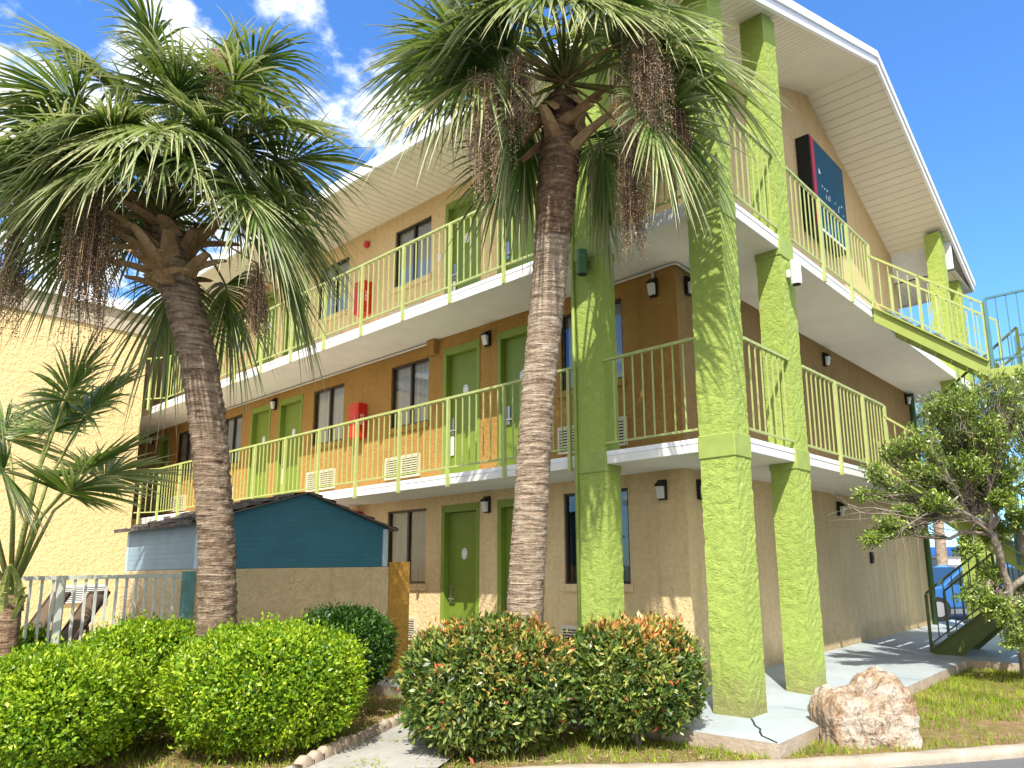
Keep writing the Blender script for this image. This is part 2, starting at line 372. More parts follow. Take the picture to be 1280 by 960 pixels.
# ------------------------------------------------------------------ mesh helpers
ORIGIN = {}
class MB:
    def __init__(s): s.v = []; s.f = []
    def add(s, verts, faces):
        b = len(s.v); s.v.extend([tuple(map(float, p)) for p in verts]); s.f.extend([tuple(i + b for i in q) for q in faces]); return s
    def box(s, x0, x1, y0, y1, z0, z1):
        return s.add([(x0, y0, z0), (x1, y0, z0), (x1, y1, z0), (x0, y1, z0), (x0, y0, z1), (x1, y0, z1), (x1, y1, z1), (x0, y1, z1)],
                     [(0, 3, 2, 1), (4, 5, 6, 7), (0, 1, 5, 4), (1, 2, 6, 5), (2, 3, 7, 6), (3, 0, 4, 7)])
    def bar(s, p, q, w, h=None, up=(0, 0, 1)):
        """square bar from p to q"""
        h = h or w; p = Vector(p); q = Vector(q); d = (q - p).normalized(); u = Vector(up)
        if abs(d.dot(u)) > 0.98: u = Vector((0, 1, 0))
        sd = d.cross(u).normalized(); u2 = sd.cross(d).normalized()
        vs = [c + sd * (a * w / 2) + u2 * (b * h / 2) for c in (p, q) for a, b in ((-1, -1), (1, -1), (1, 1), (-1, 1))]
        return s.add(vs, [(0, 1, 2, 3), (7, 6, 5, 4), (0, 4, 5, 1), (1, 5, 6, 2), (2, 6, 7, 3), (3, 7, 4, 0)])
    def tube(s, pts, rads, n=8, cap=True):
        pts = [Vector(p) for p in pts]
        if isinstance(rads, (int, float)): rads = [rads] * len(pts)
        vs = []; fs = []; ref = Vector((0.31, 0.87, 0.4)).normalized(); prev = None
        for i, p in enumerate(pts):
            d = (pts[min(i + 1, len(pts) - 1)] - pts[max(i - 1, 0)])
            d = d.normalized() if d.length > 1e-9 else Vector((0, 0, 1))
            if prev is None:
                a = d.cross(ref)
                if a.length < 0.1: a = d.cross(Vector((1, 0, 0)))
                a.normalize()
            else:
                a = (prev - d * prev.dot(d)); a = a.normalized() if a.length > 1e-6 else d.cross(ref).normalized()
            prev = a; b = d.cross(a)
            for k in range(n):
                an = 2 * math.pi * k / n
                vs.append(p + (a * math.cos(an) + b * math.sin(an)) * rads[i])
        for i in range(len(pts) - 1):
            for k in range(n):
                k2 = (k + 1) % n
                fs.append((i * n + k, i * n + k2, (i + 1) * n + k2, (i + 1) * n + k))
        if cap:
            fs.append(tuple(reversed(range(n)))); fs.append(tuple((len(pts) - 1) * n + k for k in range(n)))
        return s.add(vs, fs)
    def prism(s, poly, z0, z1):
        """vertical prism over an xy polygon (counter-clockwise)"""
        n = len(poly)
        vs = [(x, y, z0) for x, y in poly] + [(x, y, z1) for x, y in poly]
        return s.add(vs, [tuple(reversed(range(n))), tuple(range(n, 2 * n))] + [(i, (i + 1) % n, n + (i + 1) % n, n + i) for i in range(n)])
    def extrude(s, poly3, vec):
        n = len(poly3); v = Vector(vec); p = [Vector(q) for q in poly3]
        return s.add(p + [q + v for q in p], [tuple(reversed(range(n))), tuple(range(n, 2 * n))] + [(i, (i + 1) % n, n + (i + 1) % n, n + i) for i in range(n)])
    def build(s, name, mat, parent=None, base=None, smooth=False, bevel=0.0):
        return mesh_obj(name, np.array(s.v, dtype=np.float64).reshape(-1, 3), s.f, mat, parent, base, smooth, bevel)

def mesh_obj(name, verts, faces, mat, parent=None, base=None, smooth=False, bevel=0.0, fattr=None):
    me = bpy.data.meshes.new(name)
    if parent is not None: org = ORIGIN[parent.name]
    else: org = np.array(base if base is not None else (0, 0, 0), float)
    verts = np.asarray(verts, float) - org
    if isinstance(faces, np.ndarray):
        n, k = faces.shape
        me.vertices.add(len(verts)); me.vertices.foreach_set('co', verts.astype(np.float32).ravel())
        me.loops.add(n * k); me.loops.foreach_set('vertex_index', faces.astype(np.int32).ravel())
        me.polygons.add(n); me.polygons.foreach_set('loop_start', np.arange(0, n * k, k, dtype=np.int32))
        me.update(calc_edges=True)
    else:
        me.from_pydata(verts.tolist(), [], faces); me.update()
    if fattr:
        for an, dom, arr in fattr:
            at_ = me.attributes.new(an, 'FLOAT', dom); at_.data.foreach_set('value', np.asarray(arr, np.float32))
    me.materials.append(MATS[mat])
    if smooth: me.polygons.foreach_set('use_smooth', np.ones(len(me.polygons), dtype=bool))
    o = bpy.data.objects.new(name, me); COL.objects.link(o)
    if parent is not None: o.parent = parent; ORIGIN[o.name] = org
    else: o.location = org; ORIGIN[o.name] = org
    if bevel:
        b = o.modifiers.new('bevel', 'BEVEL'); b.width = bevel; b.segments = 2; b.limit_method = 'ANGLE'; b.angle_limit = R(40)
    return o

def tag(o, label, cat, group=None):
    o['label'] = label; o['category'] = cat
    if group: o['group'] = group
    return o
def thing(name, label, cat, base, group=None):
    o = bpy.data.objects.new(name, None); COL.objects.link(o); o.location = base; o.empty_display_size = 0.2
    ORIGIN[o.name] = np.array(base, float)
    return tag(o, label, cat, group)
def struct(o, kind='structure'):
    o['kind'] = kind; return o
def dup(root, loc, label, rotz=0.0):
    r = root.copy(); COL.objects.link(r); r.location = loc; r.rotation_euler = (0, 0, rotz); r['label'] = label
    for ch in list(root.children):
        c = ch.copy(); COL.objects.link(c); c.parent = r
        for g in list(ch.children):
            d = g.copy(); COL.objects.link(d); d.parent = c
    return r

# ------------------------------------------------------------------ ground
def sheet(name, poly, z, mat, kind='structure'):
    m = MB(); m.add([(x, y, z) for x, y in poly], [tuple(range(len(poly)))])
    return struct(m.build(name, mat), kind)
m = MB(); m.add([(-400, -400, -.18), (400, -400, -.18), (400, 400, -.18), (-400, 400, -.18)], [(0, 1, 2, 3)])
struct(m.build('parking_lot', 'asphalt'))
KERB = [(-9.0, -12.4), (-6.0, -9.2), (-3.2, -6.45), (-1.2, -4.36), (-.18, -3.39), (.375, -2.75), (1.06, -2.18), (1.71, -1.54), (2.40, -.74), (3.11, .17), (3.9, 1.3), (4.6, 2.7), (5.0, 4.4), (5.1, 7.0), (5.1, 11.6)]
_k = [np.array(p) for p in KERB]
KERB = []
for i, p in enumerate(_k):
    tn = _k[min(i + 1, len(_k) - 1)] - _k[max(i - 1, 0)]; tn = tn / np.linalg.norm(tn); KERB.append(tuple(p + .13 * np.array([tn[1], -tn[0]])))
gp = KERB + [(2.0, 11.6), (-45, 11.6), (-45, -12.4)]
# undulating lawn / soil sheet
KERB0 = KERB
m = MB(); m.add([(x, y, -.12) for x, y in gp], [tuple(range(len(gp)))])
struct(m.build('garden_ground', 'garden_soil'))
# kerb: a strip with a rounded nose
def offset(pl, d):
    out = []
    for i, p in enumerate(pl):
        a = np.array(pl[max(i - 1, 0)]); b = np.array(pl[min(i + 1, len(pl) - 1)])
        tn = (b - a) / np.linalg.norm(b - a); out.append(np.array(p) + d * np.array([tn[1], -tn[0]]))
    return out
def densify(pl, step):
    out = []
    for a, b in zip(pl[:-1], pl[1:]):
        a = np.array(a); b = np.array(b); n = max(1, int(np.linalg.norm(b - a) / step))
        out += [a + (b - a) * k / n for k in range(n)]
    return out + [np.array(pl[-1])]
kd = densify(KERB, .12)
prof = [(0.0, -.17), (0.0, -.115), (.02, -.105), (.115, -.108), (.14, -.12), (.15, -.15), (.15, -.22)]
vs = []; 
for d, z in prof:
    for i, p in enumerate(offset(kd, d)): vs.append((p[0], p[1], z + .006 * math.sin(i * 1.7 + d * 40) * (0.5 if -.2 < z < -.09 else 0)))
n = len(kd); fs = [(k * n + i, (k + 1) * n + i, (k + 1) * n + i + 1, k * n + i + 1) for k in range(len(prof) - 1) for i in range(n - 1)]
m = MB(); m.add(vs, fs); struct(m.build('kerb', 'kerb_concrete', smooth=True))
# painted walkway pad: a bed 0.1 m above the garden, rising gently to the walls
PADX, PADY = 1.74, -1.68
ax = [PADX, 1.16, 0.02]; ay = [PADY, -.96, -.02]
zs = [0.0, 0.012, 0.085]
m = MB()
xs = [PADX, 1.16, 0.0, -12.9]; ys_ = [PADY, -.96, 0.0]
# front run (y strips) mitred with the side run (x strips)
for k in range(2):
    y0, y1, z0, z1 = ys_[k], ys_[k + 1], zs[k], zs[k + 1]
    x0, x1 = ax[k], (ax[k + 1] if k < 1 else 0.0)
    m.add([(-12.9, y0, z0), (x0, y0, z0), (x1, y1, z1), (-12.9, y1, z1)], [(0, 1, 2, 3)])
    m.add([(x0, y0, z0), (x0, 11.4, z0), (x1, 11.4, z1), (x1, y1, z1)], [(0, 1, 2, 3)])
# stair foot apron
m.add([(PADX, 4.6, 0.0), (3.9, 4.6, -.02), (3.9, 6.9, -.02), (PADX, 6.9, 0.0)], [(0, 1, 2, 3)])
pad = struct(m.build('walkway', 'pad_paint'))
m = MB()
m.add([(-12.9, PADY, -.2), (PADX, PADY, -.2), (PADX, PADY, 0), (-12.9, PADY, 0), (PADX, 4.6, -.2), (PADX, 4.6, 0)], [(0, 1, 2, 3), (1, 4, 5, 2)])
m.add([(PADX, 4.6, -.2), (3.9, 4.6, -.2), (3.9, 4.6, -.02), (PADX, 4.6, 0)], [(0, 1, 2, 3)])
m.build('walkway_edge', 'pad_edge', pad)
# control joints and the crack at the corner
m = MB()
for k in range(2):
    pass
def crack(pts, w, z):
    pts = [np.array(p) for p in pts]
    for a, b in zip(pts[:-1], pts[1:]):
        d = (b - a) / np.linalg.norm(b - a); nn = np.array([-d[1], d[0]]) * w / 2
        m.add([(*(a + nn), z(a)), (*(b + nn), z(b)), (*(b - nn), z(b)), (*(a - nn), z(a))], [(3, 2, 1, 0)])
def zpad(p): return .005 + max(.012 * min(1, max(0, (PADX - p[0]) / .58)) if p[0] - 1.16 > p[1] * 0 - 9 and -p[1] - .96 < p[0] * 0 + 9 and (PADX - p[0]) / .58 < (p[1] - PADY) / .72 else .012 * min(1, max(0, (p[1] - PADY) / .72)), 0)
crack([(1.16, -.98), (1.24, -1.10), (1.30, -1.2), (1.335, -1.24), (1.40, -1.30), (1.45, -1.41), (1.52, -1.52), (1.60, -1.575), (1.72, -1.665)], .016, zpad)
crack([(1.165, -.3), (1.735, -.3)], .008, lambda p: .006 + .0207 * (PADX - p[0]))
crack([(1.165, 2.3), (1.735, 2.3)], .008, lambda p: .006 + .0207 * (PADX - p[0]))
crack([(1.165, 4.55), (1.735, 4.55)], .008, lambda p: .006 + .0207 * (PADX - p[0]))
m.build('pad_crack', 'grille_dark', pad)
# garden path
PATH = [(-2.15, -2.1), (-1.85, -2.66), (-1.50, -3.35), (-1.10, -4.44), (-.2, -3.53), (-.75, -2.5), (-1.25, -1.69)]
sheet('garden_path', PATH, -.095, 'path_concrete')

# ------------------------------------------------------------------ motel building
F, G = -.955, 1.14            # balcony edges: front line y = F, gable line x = G
LV = [(0.085, 2.53), (2.67, 5.11), (5.27, 7.71)]
DEPTH, FAR = 9.8, -19.0
RIDGE_Y, RIDGE_Z, SL = 5.06, 10.11, 0.392
bld = thing('motel_building', 'three storey ochre stucco motel block with lime green doors, columns and balcony railings', 'building', (0, 0, 0))

OPEN_W = [(-1.885, -.83), (-5.76, -4.75), (-8.25, -7.21), (-12.08, -11.18), (-14.55, -13.6)]
OPEN_D = [(-3.14, -2.27), (-4.375, -3.52), (-9.57, -8.65), (-10.76, -9.9), (-15.7, -15.0)]
holes = []
DTOP = [2.375, 4.90, 7.44]
WZ = [(1.19, 2.37), (3.78, 4.87), (6.32, 7.40)]
for lv in range(3):
    for a, b in OPEN_D: holes.append((a, b, LV[lv][0], DTOP[lv]))
    for a, b in OPEN_W: holes.append((a, b, *WZ[lv]))
def wall_grid(m, x0, x1, z0, z1, holes, P, reveal):
    """wall sheet with rectangular openings; P maps (u, z, depth) to a point"""
    xs = sorted(set([x0, x1] + [h[i] for h in holes for i in (0, 1)])); zs_ = sorted(set([z0, z1] + [h[i] for h in holes for i in (2, 3)]))
    for a, b in zip(xs[:-1], xs[1:]):
        for c, d in zip(zs_[:-1], zs_[1:]):
            cx, cz = (a + b) / 2, (c + d) / 2
            if any(h[0] < cx < h[1] and h[2] < cz < h[3] for h in holes): continue
            m.add([P(a, c, 0), P(b, c, 0), P(b, d, 0), P(a, d, 0)], [(0, 1, 2, 3)])
    for a, b, c, d in holes:
        for (p, q) in (((a, c), (b, c)), ((b, c), (b, d)), ((b, d), (a, d)), ((a, d), (a, c))):
            m.add([P(*p, 0), P(*p, reveal), P(*q, reveal), P(*q, 0)], [(0, 1, 2, 3)])
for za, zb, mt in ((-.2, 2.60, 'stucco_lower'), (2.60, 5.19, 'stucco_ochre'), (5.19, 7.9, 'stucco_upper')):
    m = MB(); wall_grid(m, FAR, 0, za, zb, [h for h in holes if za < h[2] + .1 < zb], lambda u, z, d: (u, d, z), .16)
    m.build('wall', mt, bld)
top = lambda y: RIDGE_Z - SL * abs(y - RIDGE_Y)
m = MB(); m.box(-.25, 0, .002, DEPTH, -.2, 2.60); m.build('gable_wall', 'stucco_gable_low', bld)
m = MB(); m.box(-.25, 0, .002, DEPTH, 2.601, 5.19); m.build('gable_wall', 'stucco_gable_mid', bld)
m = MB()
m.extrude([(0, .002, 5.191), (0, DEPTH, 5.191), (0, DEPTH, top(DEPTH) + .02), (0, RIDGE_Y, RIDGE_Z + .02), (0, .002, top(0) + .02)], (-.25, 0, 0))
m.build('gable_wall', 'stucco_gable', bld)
m = MB(); m.box(FAR, -.26, DEPTH - .25, DEPTH - .002, -.2, 7.9); m.box(FAR, FAR + .25, .2, DEPTH - .26, -.2, 9)
m.build('back_wall', 'stucco_ochre', bld)

# floors of the galleries
for lv, (zb, zt) in enumerate(((2.53, 2.67), (5.11, 5.27))):
    m = MB()
    m.prism([(FAR, 0.1), (FAR, F), (G, F), (G, 3.9), (G, 11.0), (-1.0, 11.0), (-1.0, 9.75), (-.1, 9.75), (-.1, 0.1)], zb + (.0), zt)
    s_ = m.build('balcony_slab', 'slab_white', bld, bevel=.008)
    m = MB()   # drip line left by the formwork, proud of the edge
    m.box(FAR, G + .006, F - .006, F + .02, zt - .045, zt + .004); m.box(G - .02, G + .007, F + .021, 3.9, zt - .045, zt + .004)
    m.build('edge_strip', 'fascia_white', s_)

# roof
EX, EY0, EY1 = 1.30, -1.27, 11.32
zr = lambda y: RIDGE_Z - SL * abs(y - RIDGE_Y)
TH = .18
m = MB()
prof = [(EY0, zr(EY0)), (RIDGE_Y, RIDGE_Z), (EY1, zr(EY1)), (EY1, zr(EY1) + TH), (RIDGE_Y, RIDGE_Z + TH), (EY0, zr(EY0) + TH)]
m.extrude([(FAR - .5, y, z + .03) for y, z in prof], (EX - .06 - FAR + .5, 0, 0))
m.build('roof', 'roof_shingle', bld)
m = MB()
def plank(m, a, b, th, zlo, zhi): pass
# rake boards, following the gable, and the eave fascias
for ya, yb in ((EY0, RIDGE_Y), (RIDGE_Y, EY1)):
    m.add([(EX - .05, ya, zr(ya) - .03), (EX - .05, yb, zr(yb) - .03), (EX - .05, yb, zr(yb) + TH + .05), (EX - .05, ya, zr(ya) + TH + .05),
           (EX, ya, zr(ya) - .03), (EX, yb, zr(yb) - .03), (EX, yb, zr(yb) + TH + .05), (EX, ya, zr(ya) + TH + .05)],
          [(0, 1, 2, 3), (7, 6, 5, 4), (0, 4, 5, 1), (1, 5, 6, 2), (2, 6, 7, 3), (3, 7, 4, 0)])
m.box(FAR, EX - .051, EY0 - .04, EY0 + .01, 7.62, 7.81)
m.box(FAR, EX - .051, EY1 - .01, EY1 + .04, 7.62, 7.81)
m.build('fascia', 'fascia_white', bld)
m = MB()   # metal drip edge on top of the rake, dark line of its shadow gap
for ya, yb in ((EY0 - .05, RIDGE_Y), (RIDGE_Y, EY1 + .05)):
    for zo0, zo1, o0, o1 in ((TH - .07, TH + .06, .002, .03),):
        m.add([(EX + o0, ya, zr(ya) + zo0), (EX + o0, yb, zr(yb) + zo0), (EX + o0, yb, zr(yb) + zo1), (EX + o0, ya, zr(ya) + zo1),
               (EX + o1, ya, zr(ya) + zo0), (EX + o1, yb, zr(yb) + zo0), (EX + o1, yb, zr(yb) + zo1), (EX + o1, ya, zr(ya) + zo1)],
              [(0, 1, 2, 3), (7, 6, 5, 4), (0, 4, 5, 1), (1, 5, 6, 2), (2, 6, 7, 3), (3, 7, 4, 0)])
m.build('drip_edge', 'fascia_white', bld)
# grooved vinyl soffits
def grooved(m, p0, du, dv, lu, lv_, nrm, pitch, gw=.014, gd=.014):
    """boards run along dv, the grooves repeat along du"""
    p0, du, dv, nrm = (np.array(a, float) for a in (p0, du, dv, nrm)); u = 0.0; pts = []
    while u < lu - 1e-6:
        e = min(u + pitch, lu); pts += [(u, 0), (e - gw, 0), (e - gw * .7, 1), (e - gw * .1, 1)]; u = e
    vs = []
    for (a, g) in pts:
        q = p0 + du * a + nrm * gd * g; vs += [q, q + dv * lv_]
    m.add(vs, [(2 * i, 2 * i + 1, 2 * i + 3, 2 * i + 2) for i in range(len(pts) - 1)])
m = MB()
grooved(m, (FAR, EY0, 7.655), (1, 0, 0), (0, 1, 0.04), -FAR - .02, 1.275, (0, 0, 1), .155)
grooved(m, (FAR, DEPTH - .02, 7.70), (1, 0, 0), (0, 1, -.03), EX - FAR - .06, 1.5, (0, 0, 1), .155)
ln = math.hypot(1, SL)
grooved(m, (-.02, EY0, zr(EY0)), (0, 1 / ln, SL / ln), (1, 0, 0), (RIDGE_Y - EY0) * ln, EX - .03, (0, -SL / ln, 1 / ln), .155)
grooved(m, (-.02, RIDGE_Y, RIDGE_Z), (0, 1 / ln, -SL / ln), (1, 0, 0), (9.62 - RIDGE_Y) * ln, EX - .03, (0, SL / ln, 1 / ln), .19)
m.build('soffit', 'soffit_panel', bld)
m = MB()
m.box(.002, EX - .055, 9.60, 9.66, 7.69, zr(9.6))
m.build('boxed_eave', 'siding_white', bld)
m = MB(); m.extrude([(-.02, EY0 + .02, 7.64), (-.02, -.003, 7.69), (-.02, -.003, zr(0) + .02), (-.02, EY0 + .02, zr(EY0) + .03)], (.03, 0, 0)); m.build('boxed_eave', 'siding_white', bld)

# columns with collars at each gallery
def column(x0, x1, y0, y1, ztop, pr=.012):
    m = MB(); nz_ = 110
    # stucco lumps: the faces are subdivided and pushed in and out
    cx, cy = (x0 + x1) / 2, (y0 + y1) / 2
    per = []
    for (a, b) in (((x0, y0), (x1, y0)), ((x1, y0), (x1, y1)), ((x1, y1), (x0, y1)), ((x0, y1), (x0, y0))):
        k = max(3, int(math.hypot(b[0] - a[0], b[1] - a[1]) / .045))
        for i in range(k): per.append((a[0] + (b[0] - a[0]) * i / k, a[1] + (b[1] - a[1]) * i / k))
    zsl = np.linspace(-.05, ztop, int(ztop / .05)); npz = len(per); vs = []
    for z in zsl:
        for (x, y) in per:
            d = np.array([x - cx, y - cy]); d /= np.linalg.norm(d); r_ = rng.normal(0, .0028)
            vs.append((x + d[0] * r_, y + d[1] * r_, z + rng.normal(0, .004)))
    fs = [(k * npz + i, k * npz + (i + 1) % npz, (k + 1) * npz + (i + 1) % npz, (k + 1) * npz + i) for k in range(len(zsl) - 1) for i in range(npz)]
    m.add(vs, fs)
    c = m.build('column', 'column_green', bld)
    for zb, zt in ((2.45, 2.69), (5.03, 5.29)):
        mm = MB(); p = pr
        mm.box(x0 - p, x1 + p, y0 - p, y1 + p, zb, zt)
        mm.build('collar', 'collar_green', c, bevel=.01)
    return c
column(.762, 1.15, -.965, -.63, zr(-.6))
column(.84, 1.15, .50, .88, zr(.7))
column(-.837, -.43, -.965, -.70, 7.66)
column(.84, 1.15, 9.10, 9.45, zr(9.4))
column(.762, 1.15, 10.40, 10.74, 7.66)

# railings
def railing(p, q, z0, posts, name='railing', bal=.135, ends=True, ztop=1.06, zbot=.095, side=(0, -1), drop=.17):
    """p, q are xy; posts are distances from p; bars in one mesh, each post its own sub-part"""
    p = np.array(p, float); q = np.array(q, float); L = np.linalg.norm(q - p); d = (q - p) / L
    m = MB(); P = lambda s, z: (*(p + d * s), z)
    m.bar(P(0, z0 + ztop), P(L, z0 + ztop), .042, .03)
    m.bar(P(0, z0 + zbot), P(L, z0 + zbot), .03, .022)
    edges = sorted(set([0.0] + list(posts) + [L]))
    for a, b in zip(edges[:-1], edges[1:]):
        k = max(1, round((b - a) / bal))
        for i in range(1, k): m.bar(P(a + (b - a) * i / k, z0 + zbot), P(a + (b - a) * i / k, z0 + ztop - .01), .014, .014, up=(d[0], d[1], 0))
    r = m.build(name, 'rail_green', bld)
    for s in posts:
        mm = MB(); o = np.array([*side, 0]) * .022
        mm.bar(np.array(P(s, z0 - drop)) + o, np.array(P(s, z0 + ztop - .016)) + o, .042, .042, up=(d[0], d[1], 0))
        mm.build('post', 'rail_green', r)
    return r
fx = [-.94 - 1.083 * k for k in range(12)]
for z0 in (2.67, 5.27):
    off = F - .002
    railing((-12.95, off), (-.86, off), z0, sorted([x + 12.95 for x in fx if -12.9 < x < -.9]))
    railing((-.42, off), (.75, off), z0, [])
    railing((G, -.62), (G, .49), z0, [], side=(1, 0))
    railing((G, .89), (G, 3.93), z0, [1.01, 2.06, 3.03], side=(1, 0))
    railing((-13.45, -1.23), (-12.95, off), z0, [.14], side=(0.5, -.86))

# doors: frame, leaf, lock, plaque
def ell(m, c, rx, rz, y, n=24, th=.008):
    vs = [(c[0] + rx * math.cos(2 * math.pi * i / n), y, c[1] + rz * math.sin(2 * math.pi * i / n)) for i in range(n)]
    m.extrude(vs, (0, th, 0))
def door(a, b, z0, z1, sticker=False):
    m = MB(); fw = .075; y = .0
    m.box(a, a + fw, y - .012, y + .10, z0, z1 + .002); m.box(b - fw, b, y - .012, y + .10, z0, z1 + .002); m.box(a + fw, b - fw, y - .0115, y + .10, z1 - .11, z1 + .001)
    m.box(a + fw, b - fw, y - .008, y + .16, z0 - .02, z0 + .02)
    dr = m.build('door', 'trim_green', bld, bevel=.006)
    m = MB(); m.box(a + fw + .003, b - fw - .003, .085, .14, z0 + .022, z1 - .113); m.build('leaf', 'door_green', dr, bevel=.004)
    m = MB(); xl = a + fw + .075; zl = z0 + .95
    m.box(xl - .035, xl + .035, .068, .0845, zl - .14, zl + .14)
    m.tube([(xl, .06, zl - .07), (xl, .03, zl - .07), (xl + .12, .03, zl - .07)], .013, 8)
    m.build('lock', 'silver', dr, bevel=.006)
    if sticker:
        m = MB(); m.box(xl - .03, xl + .04, .0635, .0675, zl - .46, zl - .16); m.build('notice', 'white_paint', dr)
    cxp = (a + b) / 2 + .015; zp = z0 + (z1 - z0) * .675
    m = MB(); ell(m, (cxp, zp), .062, .085, .077); m.build('plaque', 'white_paint', dr)
    m = MB(); n = 24
    for i in range(n):
        t0, t1 = 2 * math.pi * i / n, 2 * math.pi * (i + 1) / n
        m.add([(cxp + r_ * math.cos(t_), .0745, zp + 1.37 * r_ * math.sin(t_)) for r_, t_ in ((.046, t0), (.046, t1), (.040, t1), (.040, t0))], [(3, 2, 1, 0)])
    m.build('plaque_ring', 'ring_grey', dr)
for lv in range(3):
    for i, (a, b) in enumerate(OPEN_D): door(a, b, LV[lv][0], DTOP[lv], sticker=(i in (1, 2) and lv > 0))

def window(a, b, z0, z1, cur='curtain_white', gap=0.0, seed=0):
    rs = random.Random(seed); m = MB(); y0, y1 = .03, .085; w = .034; mid = a + (b - a) * .5
    m.box(a, a + w, y0, y1, z0, z1); m.box(b - w, b, y0, y1, z0, z1)
    m.box(a + w, b - w, y0, y1, z1 - w, z1); m.box(a + w, b - w, y0, y1, z0, z0 + w); m.box(mid - .022, mid + .022, y0 + .005, y1, z0 + w, z1 - w)
    wd = m.build('window', 'bronze', bld)
    m = MB(); m.add([(a + w, .052, z0 + w), (mid - .02, .052, z0 + w), (mid - .02, .052, z1 - w), (a + w, .052, z1 - w)], [(0, 1, 2, 3)])
    m.add([(mid + .02, .066, z0 + w), (b - w, .066, z0 + w), (b - w, .066, z1 - w), (mid + .02, .066, z1 - w)], [(0, 1, 2, 3)])
    m.build('pane', 'glass', wd)
    # pleated curtain
    m = MB(); n = 70; xs_ = np.linspace(a + .02 + gap * (b - a), b - .02, n); ph = rs.random() * 6
    vs = []
    for x in xs_:
        f_ = (x - a) / (b - a); wob = math.sin(f_ * 46 + ph + 2.2 * math.sin(f_ * 7 + ph))
        for z, am in ((z0 - .02, .022), ((z0 + z1) / 2, .018), (z1 + .02, .012)): vs.append((x + am * .4 * math.sin(f_ * 23), .112 + am * wob, z))
    m.add(vs, [(3 * i + k, 3 * i + 3 + k, 3 * i + 4 + k, 3 * i + 1 + k) for i in range(n - 1) for k in range(2)])
    m.build('curtain', cur, wd, smooth=True)
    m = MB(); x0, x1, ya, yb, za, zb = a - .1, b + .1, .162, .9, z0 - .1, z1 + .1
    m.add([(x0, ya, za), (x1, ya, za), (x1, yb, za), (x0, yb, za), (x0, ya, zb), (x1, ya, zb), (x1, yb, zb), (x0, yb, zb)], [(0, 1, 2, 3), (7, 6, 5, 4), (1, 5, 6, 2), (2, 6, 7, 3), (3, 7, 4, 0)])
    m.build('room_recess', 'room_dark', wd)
    m = MB(); m.box(a - .06, b + .04, -.035, -.002, z0 - .10, z0 - .002); m.box(a - .06, b + .04, -.001, .03, z0 - .03, z0 - .003)
    m.build('sill', ('stucco_lower', 'stucco_ochre', 'stucco_upper')[0 if z0 < 2.5 else 1 if z0 < 5 else 2], wd, bevel=.008)
    return wd
for lv in range(3):
    for i, (a, b) in enumerate(OPEN_W):
        if lv == 0 and i == 0:
            wd = window(a, b, *WZ[0], cur='curtain_green', gap=.5, seed=1)
            m = MB(); m.box(a + .05, a + .5, .25, .28, WZ[0][0], WZ[0][0] + .42); m.build('room_divider', 'brown_panel', wd)
        else:
            window(a, b, *WZ[lv], seed=lv * 7 + i, gap=(0.0, .03, .0)[lv])
# through-wall air conditioners
def grille(a, b, z0, z1, P, mat='grille_cream', parent=bld):
    m = MB()
    def bx(u0, u1, d0, d1, za, zb):
        p, q = P(u0, d0), P(u1, d1); m.box(min(p[0], q[0]), max(p[0], q[0]), min(p[1], q[1]), max(p[1], q[1]), za, zb)
    w = .03
    bx(a, a + w, -.05, .01, z0, z1); bx(b - w, b, -.05, .01, z0, z1); bx(a + w, b - w, -.05, .01, z1 - w, z1); bx(a + w, b - w, -.05, .01, z0, z0 + w)
    k = 8; h = (z1 - z0 - 2 * w) / k
    for i in range(k): bx(a + w, b - w, -.046, -.02, z0 + w + i * h + h * .45, z0 + w + (i + 1) * h - .002)
    mid = (a + b) / 2; bx(mid - .008, mid + .008, -.048, -.019, z0 + w, z1 - w)
    g = m.build('ac_grille', mat, parent)
    m = MB()
    def bx2(u0, u1, d0, d1, za, zb):
        p, q = P(u0, d0), P(u1, d1); m.box(min(p[0], q[0]), max(p[0], q[0]), min(p[1], q[1]), max(p[1], q[1]), za, zb)
    bx2(a + w, b - w, -.015, -.004, z0 + w, z1 - w); m.build('vent_shadow_box', 'grille_dark', g)
Pf = lambda u, d: (u, d)
for i, (a, b) in enumerate(OPEN_W):
    for z0, z1 in ((.33, .67), (2.90, 3.27), (5.50, 5.86)):
        if i == 0: grille(-1.93, -.80, z0, z1, Pf)
        else: grille(a - .06, b - .17 + .0, z0, z1, Pf)
# pipes and conduits
m = MB(); m.tube([(-.838, -.992, -.1), (-.838, -.992, 7.5)], .022, 8); m.build('downspout', 'collar_green', bld, smooth=True)
m = MB(); m.tube([(.05, DEPTH + .03, 0), (.05, DEPTH + .03, 5.1)], .06, 10); m.build('downspout', 'pipe_green', bld, smooth=True)
m = MB(); m.tube([(-1.5, -.03, 5.07), (-.4, -.03, 5.075), (-.02, -.03, 5.09), (.03, .0, 5.085), (.035, .6, 5.05), (.035, 1.4, 5.06)], .016, 6)
m.tube([(-.31, -.03, 5.07), (-.31, -.03, 4.93)], .016, 6); m.build('conduit', 'grey_white', bld, smooth=True)
m = MB(); m.tube([(-12, -.03, 5.07), (-4.75, -.03, 5.075), (-4.70, -.07, 5.07)], .018, 6); m.build('conduit', 'grey_white', bld, smooth=True)
m = MB(); m.box(-4.70, -4.52, -.10, -.002, 4.86, 5.105); m.build('downstand', 'stucco_ochre', bld, bevel=.01)

